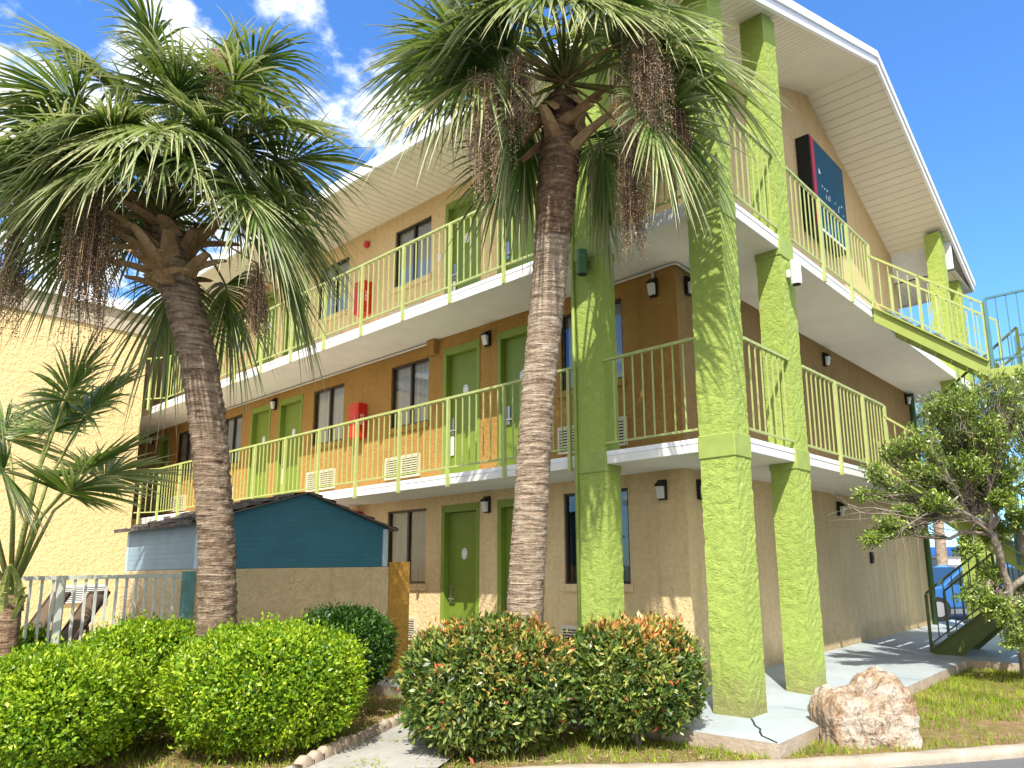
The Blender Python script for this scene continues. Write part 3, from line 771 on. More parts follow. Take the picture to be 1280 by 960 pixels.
# ------------------------------------------------------------------ yellow wing
WX, WY = -13.5, -1.25
wing = thing('motel_wing', 'blank pale yellow stucco wing wall beside the pool terrace on the left', 'building', (WX, WY, 0))
m = MB(); m.box(WX - 6, WX, WY - 10, WY, -.2, 6.88); m.build('wall', 'stucco_wing', wing)
m = MB(); m.box(WX - .3, WX + .04, WY - 10.4, WY + .03, 6.87, 7.34); m.build('frieze_board', 'frieze_beige', wing, bevel=.01)
m = MB(); m.box(WX - .25, WX + .14, WY - 10.4, WY + .06, 7.345, 7.52); m.build('fascia', 'fascia_white', wing)
m = MB(); m.add([(WX + .1, WY - 10.4, 7.53), (WX + .1, WY - .03, 7.53), (WX - 2.9, WY - .03, 8.0), (WX - 2.9, WY - 10.4, 8.0), (WX - 6.5, WY - .03, 7.5), (WX - 6.5, WY - 10.4, 7.5)],
                [(0, 1, 2, 3), (3, 2, 4, 5), (1, 4, 2)]); m.build('roof', 'roof_shingle', wing)
Pw = lambda u, d: (WX - d, u)
grille(-1.66 - .0, -.79 - .85 + .02 + .87 - .85, .86, 1.21, Pw, 'fascia_white', wing) if False else grille(-2.53 + .05, -1.63, .85, 1.21, Pw, 'fascia_white', wing)

# ------------------------------------------------------------------ outside steel stair
stair = thing('steel_staircase', 'lime green steel switchback staircase at the far end of the gable wall', 'staircase', (1.17, 5.0, 0))
RISE = .78
def flight(x0, z0, x1, z1, ya, yb, mat, rail_mat, nt):
    """two channel stringers at ya, yb with treads between"""
    for y in (ya, yb):
        m = MB(); h = .235
        m.extrude([(x0, y - .03, z0 + .02), (x1, y - .03, z1 + .02), (x1, y - .03, z1 + .02 - h), (x0 + (.0 if z1 < z0 else .26), y - .03, z0 + .02 - h + (0 if z1 < z0 else .03))], (0, .06, 0))
        dd = Vector((x1 - x0, 0, z1 - z0)).normalized()
        m.bar(Vector((x0, y - .05, z0 + .025)), Vector((x1, y - .05, z1 + .025)), .05, .02)
        m.build('stringer', mat, stair)
        m = MB(); hh = .88
        m.bar((x0, y, z0 + hh), (x1, y, z1 + hh), .04, .03); m.bar((x0, y, z0 + .12), (x1, y, z1 + .12), .025, .02)
        L = abs(x1 - x0); k = max(2, round(L / .13))
        for i in range(k + 1):
            x = x0 + (x1 - x0) * i / k; z = z0 + (z1 - z0) * i / k
            w = .04 if i in (0, k, k // 2) else .014
            m.bar((x, y, z + (0 if w > .02 else .12)), (x, y, z + hh - .01), w, w, up=(1, 0, 0))
        m.build('handrail', rail_mat, stair)
    m = MB()
    for i in range(nt):
        f_ = (i + .5) / nt; x = x0 + (x1 - x0) * f_; z = z0 + (z1 - z0) * f_
        m.box(x - .13, x + .13, ya + .035, yb - .035, z - .02, z + .02)
    m.build('treads', 'pad_paint', stair)
flight(1.17, 0.03, 2.84, 1.33, 5.06, 6.15, 'steel_green_shaded', 'steel_green_shaded', 7)
flight(1.16, 2.67, 2.84, 1.33, 3.90, 4.96, 'steel_green', 'rail_green', 7)
flight(1.16, 2.67, 2.84, 3.97, 5.06, 6.15, 'steel_green_shaded', 'steel_green_shaded', 7)
flight(1.16, 5.25, 2.62, 4.09, 3.90, 4.96, 'steel_green', 'rail_green', 7)
for z in (1.33, 4.0):
    m = MB(); m.box(2.62 if z > 3 else 2.85, 3.95, 3.86, 6.2, z - .14, z); m.build('landing', 'steel_green', stair)
    m = MB(); x0 = 2.66
    for (p, q) in (((x0, 3.88), (3.93, 3.88)), ((3.93, 3.88), (3.93, 6.18)), ((3.93, 6.18), (x0, 6.18))):
        for zz_ in (z + 1.02, z + .12): m.bar((*p, zz_), (*q, zz_), .035, .03)
        L = math.dist(p, q); k = round(L / .13)
        for i in range(k + 1):
            x = p[0] + (q[0] - p[0]) * i / k; y = p[1] + (q[1] - p[1]) * i / k; w = .04 if i in (0, k) else .014
            m.bar((x, y, z), (x, y, z + 1.01), w, w, up=(1, 0, 0))
    m.build('landing_rail', 'rail_teal_shaded', stair)
for (x, y) in ((3.9, 3.92), (3.9, 6.14), (2.7, 6.16)):
    m = MB(); m.bar((x, y, -.1), (x, y, 3.86), .1, .1); m.build('support_post', 'steel_green', stair)

# ------------------------------------------------------------------ things fixed to the walls
def wall_lamp(base, label):
    t_ = thing('wall_lamp', label, 'wall lamp', base, 'black wall lamps along the motel galleries'); x, y, z = base
    m = MB(); m.box(x - .055, x + .055, y - .05, y - .001, z - .02, z + .125)
    m.extrude([(x - .05, y - .05, z + .12), (x - .05, y - .13, z + .06), (x - .05, y - .13, z + .045), (x - .05, y - .05, z + .045)], (.1, 0, 0)); m.build('housing', 'black_metal', t_, bevel=.006)
    m = MB(); m.extrude([(x - .045, y - .05, z + .044), (x - .045, y - .115, z + .044), (x - .045, y - .085, z - .10), (x - .045, y - .05, z - .10)], (.09, 0, 0)); m.build('lens', 'lamp_lens', t_, bevel=.006)
    m = MB(); m.box(x - .05, x + .05, y - .05, y - .002, z - .115, z - .021); m.build('backplate', 'black_metal', t_)
    return t_
lamp0 = wall_lamp((-.305, 0, 2.29), 'black wall lamp high on the ground floor wall, left of the building corner')
for loc, rz, lab in (((0, .30, 2.29), 90, 'black wall lamp round the corner on the ground floor gable wall, beside the thick column'),
                     ((-.31, 0, 4.85), 0, 'black wall lamp under the white conduit, middle floor, beside the corner window'),
                     ((0, .25, 4.86), 90, 'black wall lamp round the corner on the middle floor gable wall'),
                     ((-3.33, 0, 2.32), 0, 'black wall lamp between the two ground floor doors'),
                     ((-3.33, 0, 4.85), 0, 'black wall lamp between the two nearest middle floor doors'),
                     ((-9.72, 0, 4.85), 0, 'black wall lamp between the two farther middle floor doors'),
                     ((-16.1, 0, 4.9), 0, 'black wall lamp in the dark far corner of the middle floor'),
                     ((0, 4.78, 4.85), 90, 'black wall lamp on the gable wall above the middle floor railing'),
                     ((0, 4.85, 2.28), 90, 'black wall lamp on the ground floor gable wall above the boulder'),
                     ((0, 9.55, 4.93), 90, 'black wall lamp at the far end of the middle floor gable wall')):
    dup(lamp0, loc, lab, R(rz))

def text_mesh(txt, size, parent, mat, loc, rot, name='lettering'):
    cu = bpy.data.curves.new(name, 'FONT'); cu.body = txt; cu.size = size; cu.align_x = 'CENTER'; cu.align_y = 'CENTER'; cu.extrude = .001
    o = bpy.data.objects.new(name + '_tmp', cu); COL.objects.link(o)
    dg = bpy.context.evaluated_depsgraph_get(); me = bpy.data.meshes.new_from_object(o.evaluated_get(dg)); bpy.data.objects.remove(o)
    me.transform(Matrix.Translation(Vector(loc)) @ rot.to_4x4()); me.materials.clear(); me.materials.append(MATS[mat])
    r = bpy.data.objects.new(name, me); COL.objects.link(r); r.parent = parent; return r
def cabinet(base, label):
    t_ = thing('extinguisher_cabinet', label, 'extinguisher cabinet', base, 'red fire extinguisher cabinets'); x, y, z = base
    m = MB(); m.box(x - .15, x + .15, y - .19, y - .001, z, z + .62); m.build('case', 'red_paint', t_, bevel=.008)
    m = MB(); m.box(x - .115, x + .115, y - .197, y - .188, z + .06, z + .54); m.build('door', 'red_paint', t_, bevel=.004)
    text_mesh('FIRE', .11, t_, 'white_paint', (.152, -.10, .32), Matrix.Rotation(R(90), 3, 'Z') @ Matrix.Rotation(R(90), 3, 'X') @ Matrix.Rotation(R(90), 3, 'Z'))
    m = MB(); m.box(x + .07, x + .085, y - .21, y - .196, z + .26, z + .36); m.build('handle', 'silver', t_)
    return t_
cab0 = cabinet((-6.60, 0, 3.72), 'red extinguisher cabinet on the middle floor wall between two windows')
dup(cab0, (-6.58, 0, 6.02), 'red extinguisher cabinet on the top floor wall, seen through the railing')
dup(cab0, (-6.62, 0, 1.80), 'red extinguisher cabinet whose top peeps over the blue shed roof')
al = thing('fire_alarm', 'small round red fire alarm bell high on the top floor wall', 'fire alarm', (-6.60, 0, 7.42))
m = MB(); m.tube([(-6.6, -.001, 7.42), (-6.6, -.03, 7.42)], [.05, .05], 14); m.build('base_plate', 'red_paint', al)
m = MB(); m.tube([(-6.6, -.031, 7.42), (-6.6, -.06, 7.42), (-6.6, -.075, 7.42)], [.072, .068, .03], 18); m.build('bell', 'red_paint', al, smooth=True)
sb = thing('card_reader', 'small white switch plate beside the top floor door', 'switch plate', (-4.52, 0, 6.55))
m = MB(); m.box(-4.56, -4.48, -.012, -.001, 6.48, 6.60); m.build('plate', 'white_paint', sb, bevel=.004)
m = MB(); m.box(-4.535, -4.505, -.018, -.0125, 6.53, 6.56); m.build('button', 'ring_grey', sb)

def cyl_light(base, mat, label, axis):
    t_ = thing('cylinder_light', label, 'wall light', base); x, y, z = base; d = np.array(axis) * .10
    m = MB(); c = (x + d[0], y + d[1])
    m.tube([(*c, z - .15), (*c, z - .149), (*c, z + .149), (*c, z + .15)], [.058, .064, .064, .06], 20); m.build('can', mat, t_, smooth=False)
    m = MB(); m.bar((x, y, z), (x + d[0] * .7, y + d[1] * .7, z), .07, .09); m.build('bracket', mat, t_)
    m = MB(); m.tube([(*c, z - .156), (*c, z - .1505)], .05, 16); m.build('lens', 'grille_dark', t_)
cyl_light((1.16, .66, 4.82), 'white_paint', 'white cylinder light on the slim corner column under the top gallery', (1, 0))
cyl_light((-.62, -.972, 4.95), 'pipe_green', 'dark green cylinder light on the column behind the palm', (0, -1))
ws = thing('wall_socket', 'small dark outlet box low on the ground floor gable wall', 'outlet', (0, 6.25, 1.45))
m = MB(); m.box(.001, .05, 6.20, 6.30, 1.38, 1.58); m.build('cover', 'frame_brown', ws, bevel=.006)
m = MB(); m.box(.051, .06, 6.225, 6.275, 1.44, 1.52); m.build('flap', 'black_metal', ws)

# the sign box on the gable
sg = thing('sign_box', 'navy square sign box with a red edge stripe on the gable wall', 'sign', (.0, 5.1, 7.10))
SX, SY0, SY1, SZ0, SZ1 = .25, 4.31, 5.93, 7.10, 8.84
m = MB(); m.box(.003, SX, SY0, SY1, SZ0, SZ1); m.build('case', 'sign_black', sg, bevel=.012)
m = MB(); m.box(SX + .001, SX + .012, SY0 + .17, SY1 - .03, SZ0 + .04, SZ1 - .04); m.build('face', 'sign_navy', sg)
m = MB(); m.box(SX + .001, SX + .014, SY0 + .025, SY0 + .165, SZ0 + .03, SZ1 - .03); m.build('stripe', 'sign_red', sg)
m = MB(); m.box(SX + .001, SX + .015, SY0 + .17, SY1 - .03, SZ0 - .0, SZ0 + .036); m.build('bottom_trim', 'white_paint', sg)
# flaking remains of white lettering
m = MB(); rs = random.Random(3)
for (y, z, w, h) in ((4.35, 8.42, .10, .12), (4.45, 8.20, .06, .05), (4.56, 8.19, .05, .03), (4.68, 8.20, .05, .04), (4.62, 8.02, .03, .12), (4.72, 8.03, .03, .10), (4.80, 8.05, .03, .12),
                     (5.05, 8.10, .05, .03), (5.20, 7.98, .04, .13), (5.27, 8.1, .04, .05), (5.38, 8.16, .06, .04), (5.22, 7.86, .05, .04), (4.95, 7.92, .03, .03), (5.45, 8.0, .04, .03)):
    x = SX + .0135; y += .26; z -= .22
    pts = [(x, y, z), (x, y + w * (.8 + .4 * rs.random()), z + h * .15 * rs.random()), (x, y + w * .9, z + h * rs.random() + .01), (x, y + w * .3 * rs.random(), z + h)]
    m.add(pts, [(0, 1, 2, 3)])
m.build('letter_remains', 'white_paint', sg)

# ------------------------------------------------------------------ shed, posts, fence, loungers
shed = thing('pump_shed', 'blue sided shed with shingle roof standing on a tan stucco wall', 'shed', (-5, -2.6, -.1))
HX0, HX1, HY0, HY1 = -6.05, -3.90, -3.87, -1.31
AP, EV = 2.37, 1.965; ym = (HY0 + HY1) / 2
m = MB(); m.box(HX0, HX1, HY0, HY1, -.2, 1.45); m.build('stucco_base', 'stucco_tan', shed, bevel=.012)
m = MB(); m.extrude([(HX0 + .03, HY0 + .03, 1.452), (HX0 + .03, HY1 - .03, 1.452), (HX0 + .03, HY1 - .03, EV), (HX0 + .03, ym, AP), (HX0 + .03, HY0 + .03, EV)], (HX1 - HX0 - .06, 0, 0))
m.build('siding_wall', 'siding_blue', shed)
m = MB(); m.box(HX0 + .101, HX1 - .101, HY0 + .018, HY0 + .0295, 1.454, EV - .015); m.build('sunlit_siding', 'siding_sunlit', shed)  # paler panel that paints the sunlit side of the shed
m = MB(); w = .075
for (y0, y1) in ((HY0 + .012, HY0 + .03), (HY1 - .03, HY1 - .012)):
    pass
m.box(HX1 - .10, HX1 - .029, HY0 + .015, HY0 + .0295, 1.454, EV - .02)      # corner boards
m.box(HX1 - .0295, HX1 - .015, HY0 + .015, HY0 + .075, 1.454, EV - .02)
m.box(HX1 - .0295, HX1 - .012, HY1 - .10, HY1 - .025, 1.454, EV - .01)
m.box(HX0 + .03, HX0 + .10, HY0 + .015, HY0 + .0295, 1.454, EV - .02)
m.build('corner_board', 'blue_grey_trim', shed)
m = MB(); ov = .10
for s in (-1, 1):
    ye = HY0 - ov if s < 0 else HY1 + ov; ze = EV - (AP - EV) / (ym - HY0) * ov
    nrow = 7
    for k in range(nrow):
        fa, fb = k / nrow, (k + 1) / nrow + .04
        ya, za = ye + (ym - ye) * fa, ze + (AP - ze) * fa; yb, zb = ye + (ym - ye) * min(fb, 1), ze + (AP - ze) * min(fb, 1)
        x = HX0 - .12
        while x < HX1 + .05:
            wd_ = random.uniform(.12, .26); x2 = min(x + wd_, HX1 + .06); j = random.uniform(-.012, .02)
            m.add([(x, ya - s * 0 + (-.012 if s < 0 else .012) * random.random(), za + .035 + j), (x2 - .004, ya, za + .035 + j), (x2 - .004, yb, zb + .012), (x, yb, zb + .012),
                   (x, ya, za + .012), (x2 - .004, ya, za + .012)], [(0, 1, 2, 3) if s < 0 else (3, 2, 1, 0), (4, 5, 1, 0)])
            x = x2
    m.add([(HX0 - .12, ye, ze), (HX1 + .055, ye, ze), (HX1 + .055, ym, AP), (HX0 - .12, ym, AP), (HX0 - .12, ye, ze + .015), (HX1 + .055, ye, ze + .015), (HX1 + .055, ym, AP + .015), (HX0 - .12, ym, AP + .015)],
          [(0, 1, 2, 3), (7, 6, 5, 4), (0, 4, 5, 1), (1, 5, 6, 2), (2, 6, 7, 3), (3, 7, 4, 0)])
m.build('roof', 'shed_shingle', shed)
gpst = MB(); gpst.box(-4.16, -3.92, -1.295, -.94, -.2, 1.515)
tag(gpst.build('wall_pier', 'stucco_orange', base=(-4.04, -1.1, -.1), bevel=.012), 'orange stucco pier at the right end of the shed wall', 'pier')
tp = MB(); tp.box(-3.96, -3.875, -3.99, -3.875, -.15, 1.43)
tag(tp.build('fence_pier', 'teal_stucco', base=(-3.92, -3.93, -.1), bevel=.008), 'weathered teal pier between the fence and the shed', 'pier')

fence = thing('pool_fence', 'pale grey picket pool fence with one wide post, left of the shed', 'fence', (-4.0, -6.5, -.1))
m = MB(); FXX = -3.98
m.bar((FXX, -9.5, 1.385), (FXX, -4.0, 1.385), .045, .04); m.bar((FXX, -9.5, .12), (FXX, -4.0, .12), .035, .03)
y = -4.06
while y > -9.4:
    m.bar((FXX, y, .10), (FXX, y, 1.37), .022, .022, up=(1, 0, 0)); y -= .0925
m.build('pickets', 'fence_paint', fence)
for y in (-5.12, -7.0, -8.9):
    m = MB(); m.bar((FXX + .03, y, -.12), (FXX + .03, y, 1.40), .06, .06, up=(1, 0, 0)); m.build('post', 'fence_paint', fence, bevel=.004)

def lounger(base, label):
    t_ = thing('pool_lounger', label, 'lounger', base, 'brown loungers behind the pool fence'); x, y, z = base
    # length along y, back raised towards +y
    m = MB()
    for sx in (-.3, .3):
        m.tube([(x + sx, y - 1.2, z + .34), (x + sx, y + .05, z + .34), (x + sx, y + .55, z + 1.22)], .022, 8)
        for yy in (-1.1, -.1): m.tube([(x + sx, y + yy, z + .34), (x + sx, y + yy, z)], .02, 8)
        m.tube([(x + sx, y + .36, z + .86), (x + sx, y + .5, z)], .018, 8)
    m.tube([(x - .3, y + .55, z + 1.22), (x + .3, y + .55, z + 1.22)], .022, 8); m.tube([(x - .3, y - 1.2, z + .34), (x + .3, y - 1.2, z + .34)], .022, 8)
    m.build('frame', 'frame_brown', t_, smooth=True)
    m = MB(); m.add([(x - .29, y + .06, z + .36), (x + .29, y + .06, z + .36), (x + .29, y + .54, z + 1.21), (x - .29, y + .54, z + 1.21), (x - .29, y + .075, z + .35), (x + .29, y + .075, z + .35), (x + .29, y + .555, z + 1.20), (x - .29, y + .555, z + 1.20)],
                    [(0, 1, 2, 3), (7, 6, 5, 4), (0, 4, 5, 1), (1, 5, 6, 2), (2, 6, 7, 3), (3, 7, 4, 0)]); m.build('back_sling', 'sling_brown', t_)
    m = MB(); m.box(x - .29, x + .29, y - 1.19, y + .05, z + .335, z + .35); m.build('seat_sling', 'sling_brown', t_)
    return t_
lg = lounger((-5.6, -5.20, -.02), 'brown reclined lounger behind the fence, left of the wide post')
dup(lg, (-5.6, -4.80, -.02), 'brown reclined lounger behind the fence, right of the wide post')
pt = MB(); pt.add([(-13.4, -11, -.1), (-4.0, -11, -.1), (-4.0, -3.9, -.1), (-6.1, -3.9, -.1), (-6.1, -1.7, -.1), (-13.4, -1.7, -.1)], [(0, 1, 2, 3, 4, 5)])
struct(pt.build('pool_terrace', 'path_concrete'))

# edging stones along the path
est = [(-1.97, -2.36), (-1.03, -4.22)]
ea, eb = np.array(est[0]), np.array(est[1]); ne = 14; ed = (eb - ea) / np.linalg.norm(eb - ea); en = np.array([-ed[1], ed[0]])
stone0 = None
for i in range(ne):
    c = ea + (eb - ea) * (i + .5) / ne; rz = math.atan2(ed[1], ed[0]) + random.uniform(-.07, .07)
    if stone0 is None:
        m = MB(); n = 12; L = np.linalg.norm(eb - ea) / ne * .97; vs = []; pr = [(-L / 2 + L * k / n, .045 + .05 * math.sin(math.pi * k / n) ** .6) for k in range(n + 1)]
        for x, h in pr:
            for (yy, zz_) in ((-.04, -.06), (-.045, h * .8), (-.025, h), (.025, h), (.045, h * .8), (.04, -.06)): vs.append((x, yy, zz_))
        fs = [(6 * i_ + k, 6 * i_ + 6 + k, 6 * i_ + 7 + k, 6 * i_ + 1 + k) for i_ in range(n) for k in range(5)] + [tuple(range(5, -1, -1)), tuple(range(6 * n, 6 * n + 6))]
        m.add(vs, fs); stone0 = tag(m.build('edging_stone', 'edging_concrete', smooth=True), 'scalloped concrete edging stone in the row beside the garden path', 'edging stone', 'scalloped edging stones along the garden path')
        o = stone0
    else:
        o = stone0.copy(); COL.objects.link(o)
    o.location = (c[0], c[1], -.10 + random.uniform(-.01, .012)); o.rotation_euler = (random.uniform(-.06, .06), random.uniform(-.05, .05), rz)

# ------------------------------------------------------------------ vegetation helpers
RT = np.array([0.7605, 0.6493, 0.0]); FW = np.array([-0.6493, 0.7605, 0.0]); UPV = np.array([0, 0, 1.0])   # garden axes, seen from the lot
def unit(a): return a / np.maximum(np.linalg.norm(a, axis=-1, keepdims=True), 1e-9)
def lumps(d, seed, f=3.0):
    rs = np.random.default_rng(seed); out = 0
    for k in range(6):
        w = rs.normal(size=3) * f * (1 + .4 * k); out = out + np.sin(d @ w + rs.random() * 6.28) / (1 + .5 * k)
    return out / 2.6
def leaf_mesh(name, P, A, N, L, W, var, mat, parent, fold=.25):
    n = len(P); S = unit(np.cross(A, N)); N2 = np.cross(S, A)
    L = np.asarray(L)[:, None]; W = np.asarray(W)[:, None]
    v = np.empty((n, 4, 3)); v[:, 0] = P; v[:, 1] = P + A * L * .48 + S * W * .5 + N2 * W * fold
    v[:, 2] = P + A * L; v[:, 3] = P + A * L * .48 - S * W * .5 + N2 * W * fold
    f = np.arange(n * 4).reshape(n, 4)
    return mesh_obj(name, v.reshape(-1, 3), f, mat, parent, fattr=[('var', 'FACE', var)])
def bush(name, label, cat, base, rx, ry, rz, n, L, mat, seed, group=None, p=2.5, lift=.12, redtop=0.0, wid=.5, rough=.09, yaw=0.0, inset=.16, stems=5):
    """clipped shrub: leaves through the outer shell of a lumpy rounded block, standing on a few stems"""
    rs = np.random.default_rng(seed); base = np.array(base, float)
    t_ = thing(name, label, cat, base, group)
    ca, sa = math.cos(yaw), math.sin(yaw); X = RT * ca + FW * sa; Y = -RT * sa + FW * ca
    d = unit(rs.normal(size=(n, 3))); d[:, 2] = np.where(d[:, 2] < -.75, -d[:, 2], d[:, 2])
    r = (np.abs(d[:, 0] / rx) ** p + np.abs(d[:, 1] / ry) ** p + np.abs(d[:, 2] / rz) ** p) ** (-1 / p)
    r = r * (1 + rough * lumps(d, seed, 3.2) + rough * .7 * lumps(d, seed + 9, 8.0))
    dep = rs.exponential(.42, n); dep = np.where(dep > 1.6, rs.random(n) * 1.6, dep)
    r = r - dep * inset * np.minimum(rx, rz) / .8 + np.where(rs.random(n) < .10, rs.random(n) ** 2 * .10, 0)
    loc = d * r[:, None]
    nrm = unit(np.stack([np.sign(d[:, 0]) * np.abs(loc[:, 0] / rx) ** (p - 1) / rx, np.sign(d[:, 1]) * np.abs(loc[:, 1] / ry) ** (p - 1) / ry, np.sign(d[:, 2]) * np.abs(loc[:, 2] / rz) ** (p - 1) / rz], 1) + 1e-6)
    def tw(a): return a[:, :1] * X + a[:, 1:2] * Y + a[:, 2:] * UPV
    P = base + np.array([0, 0, lift + rz]) + tw(loc); Nw = tw(nrm)
    A = unit(Nw * .55 + rs.normal(size=(n, 3)) * .62 + UPV * .35); NN = unit(Nw * .9 + UPV * .5 + rs.normal(size=(n, 3)) * .45)
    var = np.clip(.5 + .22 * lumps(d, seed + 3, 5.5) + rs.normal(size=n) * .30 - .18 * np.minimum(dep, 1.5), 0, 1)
    if mat == 'leaf_photinia':
        hz = loc[:, 2] / rz; cl = lumps(loc, seed + 5, 6.0)
        young = (hz > .05) & (cl + hz * 1.0 + rs.normal(size=n) * .35 > .95 - redtop) & (dep < .7)
        var = np.where(young, np.clip(.70 + rs.random(n) * .3 * np.clip(hz + .3, 0, 1), 0, 1), np.clip(var * .72, 0, .66))
        sp = rs.random(n) < .012; var = np.where(sp, 1.0, var)
    LL = L * rs.uniform(.65, 1.25, n); n2 = int(n * .4); k2 = rs.permutation(n)[:n2]      # larger leaves deeper in, toned darker
    P2 = base + np.array([0, 0, lift + rz]) + tw(loc[k2] * rs.uniform(.62, .9, (n2, 1)))
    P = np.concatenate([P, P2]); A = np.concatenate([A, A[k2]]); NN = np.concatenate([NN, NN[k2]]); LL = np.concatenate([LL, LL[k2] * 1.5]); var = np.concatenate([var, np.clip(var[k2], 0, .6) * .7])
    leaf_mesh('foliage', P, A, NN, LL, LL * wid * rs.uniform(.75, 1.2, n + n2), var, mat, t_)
    m = MB()
    for k in range(stems):
        a = rs.random() * 6.28; q = base + X * math.cos(a) * rx * .55 * rs.random() + Y * math.sin(a) * ry * .55 * rs.random()
        e = base + (q - base) * 1.15 + np.array([0, 0, lift + rz * (.6 + .6 * rs.random())])
        m.tube([base * .4 + q * .6 - UPV * .05, q * .7 + e * .3 + rs.normal(size=3) * .03, q * .3 + e * .7 + rs.normal(size=3) * .04, e], [.022, .018, .013, .006], 6)
    m.build('stems', 'bark_grey', t_, smooth=True)
    return t_

bush('clipped_shrub', 'bright green clipped shrub in the foreground, right of the left palm trunk base', 'shrub', at(332, 940, 6.3) * [1, 1, 0] + [0, 0, -.12], .80, .76, .49, 28000, .040, 'leaf_boxwood', 21, 'green clipped shrubs in front of the fence', lift=.06)
bush('clipped_shrub', 'large bright green clipped shrub at the lower left edge of the photo', 'shrub', at(55, 960, 5.7) * [1, 1, 0] + [0, 0, -.12], .66, .62, .43, 23000, .040, 'leaf_boxwood', 22, 'green clipped shrubs in front of the fence', lift=.06)
bush('clipped_shrub', 'bright green clipped shrub directly in front of the picket fence', 'shrub', at(168, 900, 6.75) * [1, 1, 0] + [0, 0, -.12], .62, .58, .49, 20000, .040, 'leaf_boxwood', 23, 'green clipped shrubs in front of the fence', lift=.08)
bush('clipped_shrub', 'darker green shrub at the left edge under the small palm', 'shrub', at(5, 900, 6.9) * [1, 1, 0] + [0, 0, -.12], .55, .55, .45, 15000, .042, 'leaf_boxwood', 24, 'green clipped shrubs in front of the fence', lift=.08)
bush('dark_shrub', 'dark green shrub against the tan shed wall beside the orange pier', 'shrub', at(425, 880, 7.7) * [1, 1, 0] + [0, 0, -.12], .56, .42, .42, 13000, .048, 'leaf_dark', 25, lift=.26, p=2.2, rough=.10, stems=6)
bush('red_tip_shrub', 'red tipped shrub at the foot of the right palm trunk', 'shrub', at(612, 940, 6.25) * [1, 1, 0] + [0, 0, -.12], .69, .62, .505, 23000, .066, 'leaf_photinia', 26, 'red tipped shrubs before the motel corner', lift=.03, redtop=.0, wid=.36, rough=.11, p=2.7, inset=.2)
bush('red_tip_shrub', 'red tipped shrub between the right palm and the thick corner column', 'shrub', at(795, 925, 6.45) * [1, 1, 0] + [0, 0, -.12], .61, .55, .46, 19000, .066, 'leaf_photinia', 27, 'red tipped shrubs before the motel corner', lift=.09, redtop=.0, wid=.36, rough=.11, p=2.6, inset=.2)

# ------------------------------------------------------------------ palms
GREENER = 0
T5 = np.array([0, .25, .5, .72, .88, 1.0]); W5 = np.array([.30, .85, 1.0, .62, .30, .03])
def frond_blade(B, d, u, L, rs, nseg=44, spread=118, droop=.35, wseg=.036, fold=.28):
    """a fan leaf: folded segments fused near the base, free and drooping at the tips"""
    d = unit(d); u = unit(u - d * (u @ d)); s = np.cross(d, u)
    th = np.radians(np.linspace(-spread, spread, nseg)); c, sn = np.cos(th), np.sin(th)
    dirs = unit(c[:, None] * d + sn[:, None] * s + u * (fold * (np.abs(th) / np.radians(spread)) ** 1.3)[:, None] + rs.normal(size=(nseg, 3)) * .025)
    Ls = L * (.66 + .34 * np.clip(c * .5 + .5, 0, 1)) * rs.uniform(.9, 1.08, nseg)
    base = B + d * (.20 * L * np.clip(c, 0, 1))[:, None]
    dr = droop * rs.uniform(.55, 1.5, nseg)
    wob = rs.normal(size=(nseg, 3)) * .05
    side = unit(np.cross(dirs, u))
    pos = base[:, None] + dirs[:, None] * (Ls[:, None] * T5)[..., None] - UPV * ((dr * Ls)[:, None] * T5 ** 2.2)[..., None] + wob[:, None] * (T5 ** 2.5)[None, :, None] * Ls[:, None, None]
    w = wseg * W5
    lift = .30
    V = np.empty((nseg, 6, 3, 3))
    V[:, :, 0] = pos + side[:, None] * w[None, :, None] * .5 + u * (lift * w)[None, :, None]
    V[:, :, 1] = pos - u * (lift * w)[None, :, None]
    V[:, :, 2] = pos - side[:, None] * w[None, :, None] * .5 + u * (lift * w)[None, :, None]
    idx = np.arange(nseg * 18).reshape(nseg, 6, 3)
    F = np.concatenate([np.stack([idx[:, :-1, k], idx[:, :-1, k + 1], idx[:, 1:, k + 1], idx[:, 1:, k]], -1).reshape(-1, 4) for k in range(2)])
    var = np.clip(rs.normal(.42, .17) + rs.normal(size=nseg) * .15 + (rs.random(nseg) < .03) * .6, 0, 1)
    vv = np.repeat(var, 18); tip = np.tile(np.repeat(T5, 3), nseg) * np.repeat(rs.uniform(.5, 1.15, nseg), 18)
    return V.reshape(-1, 3), F, vv, tip
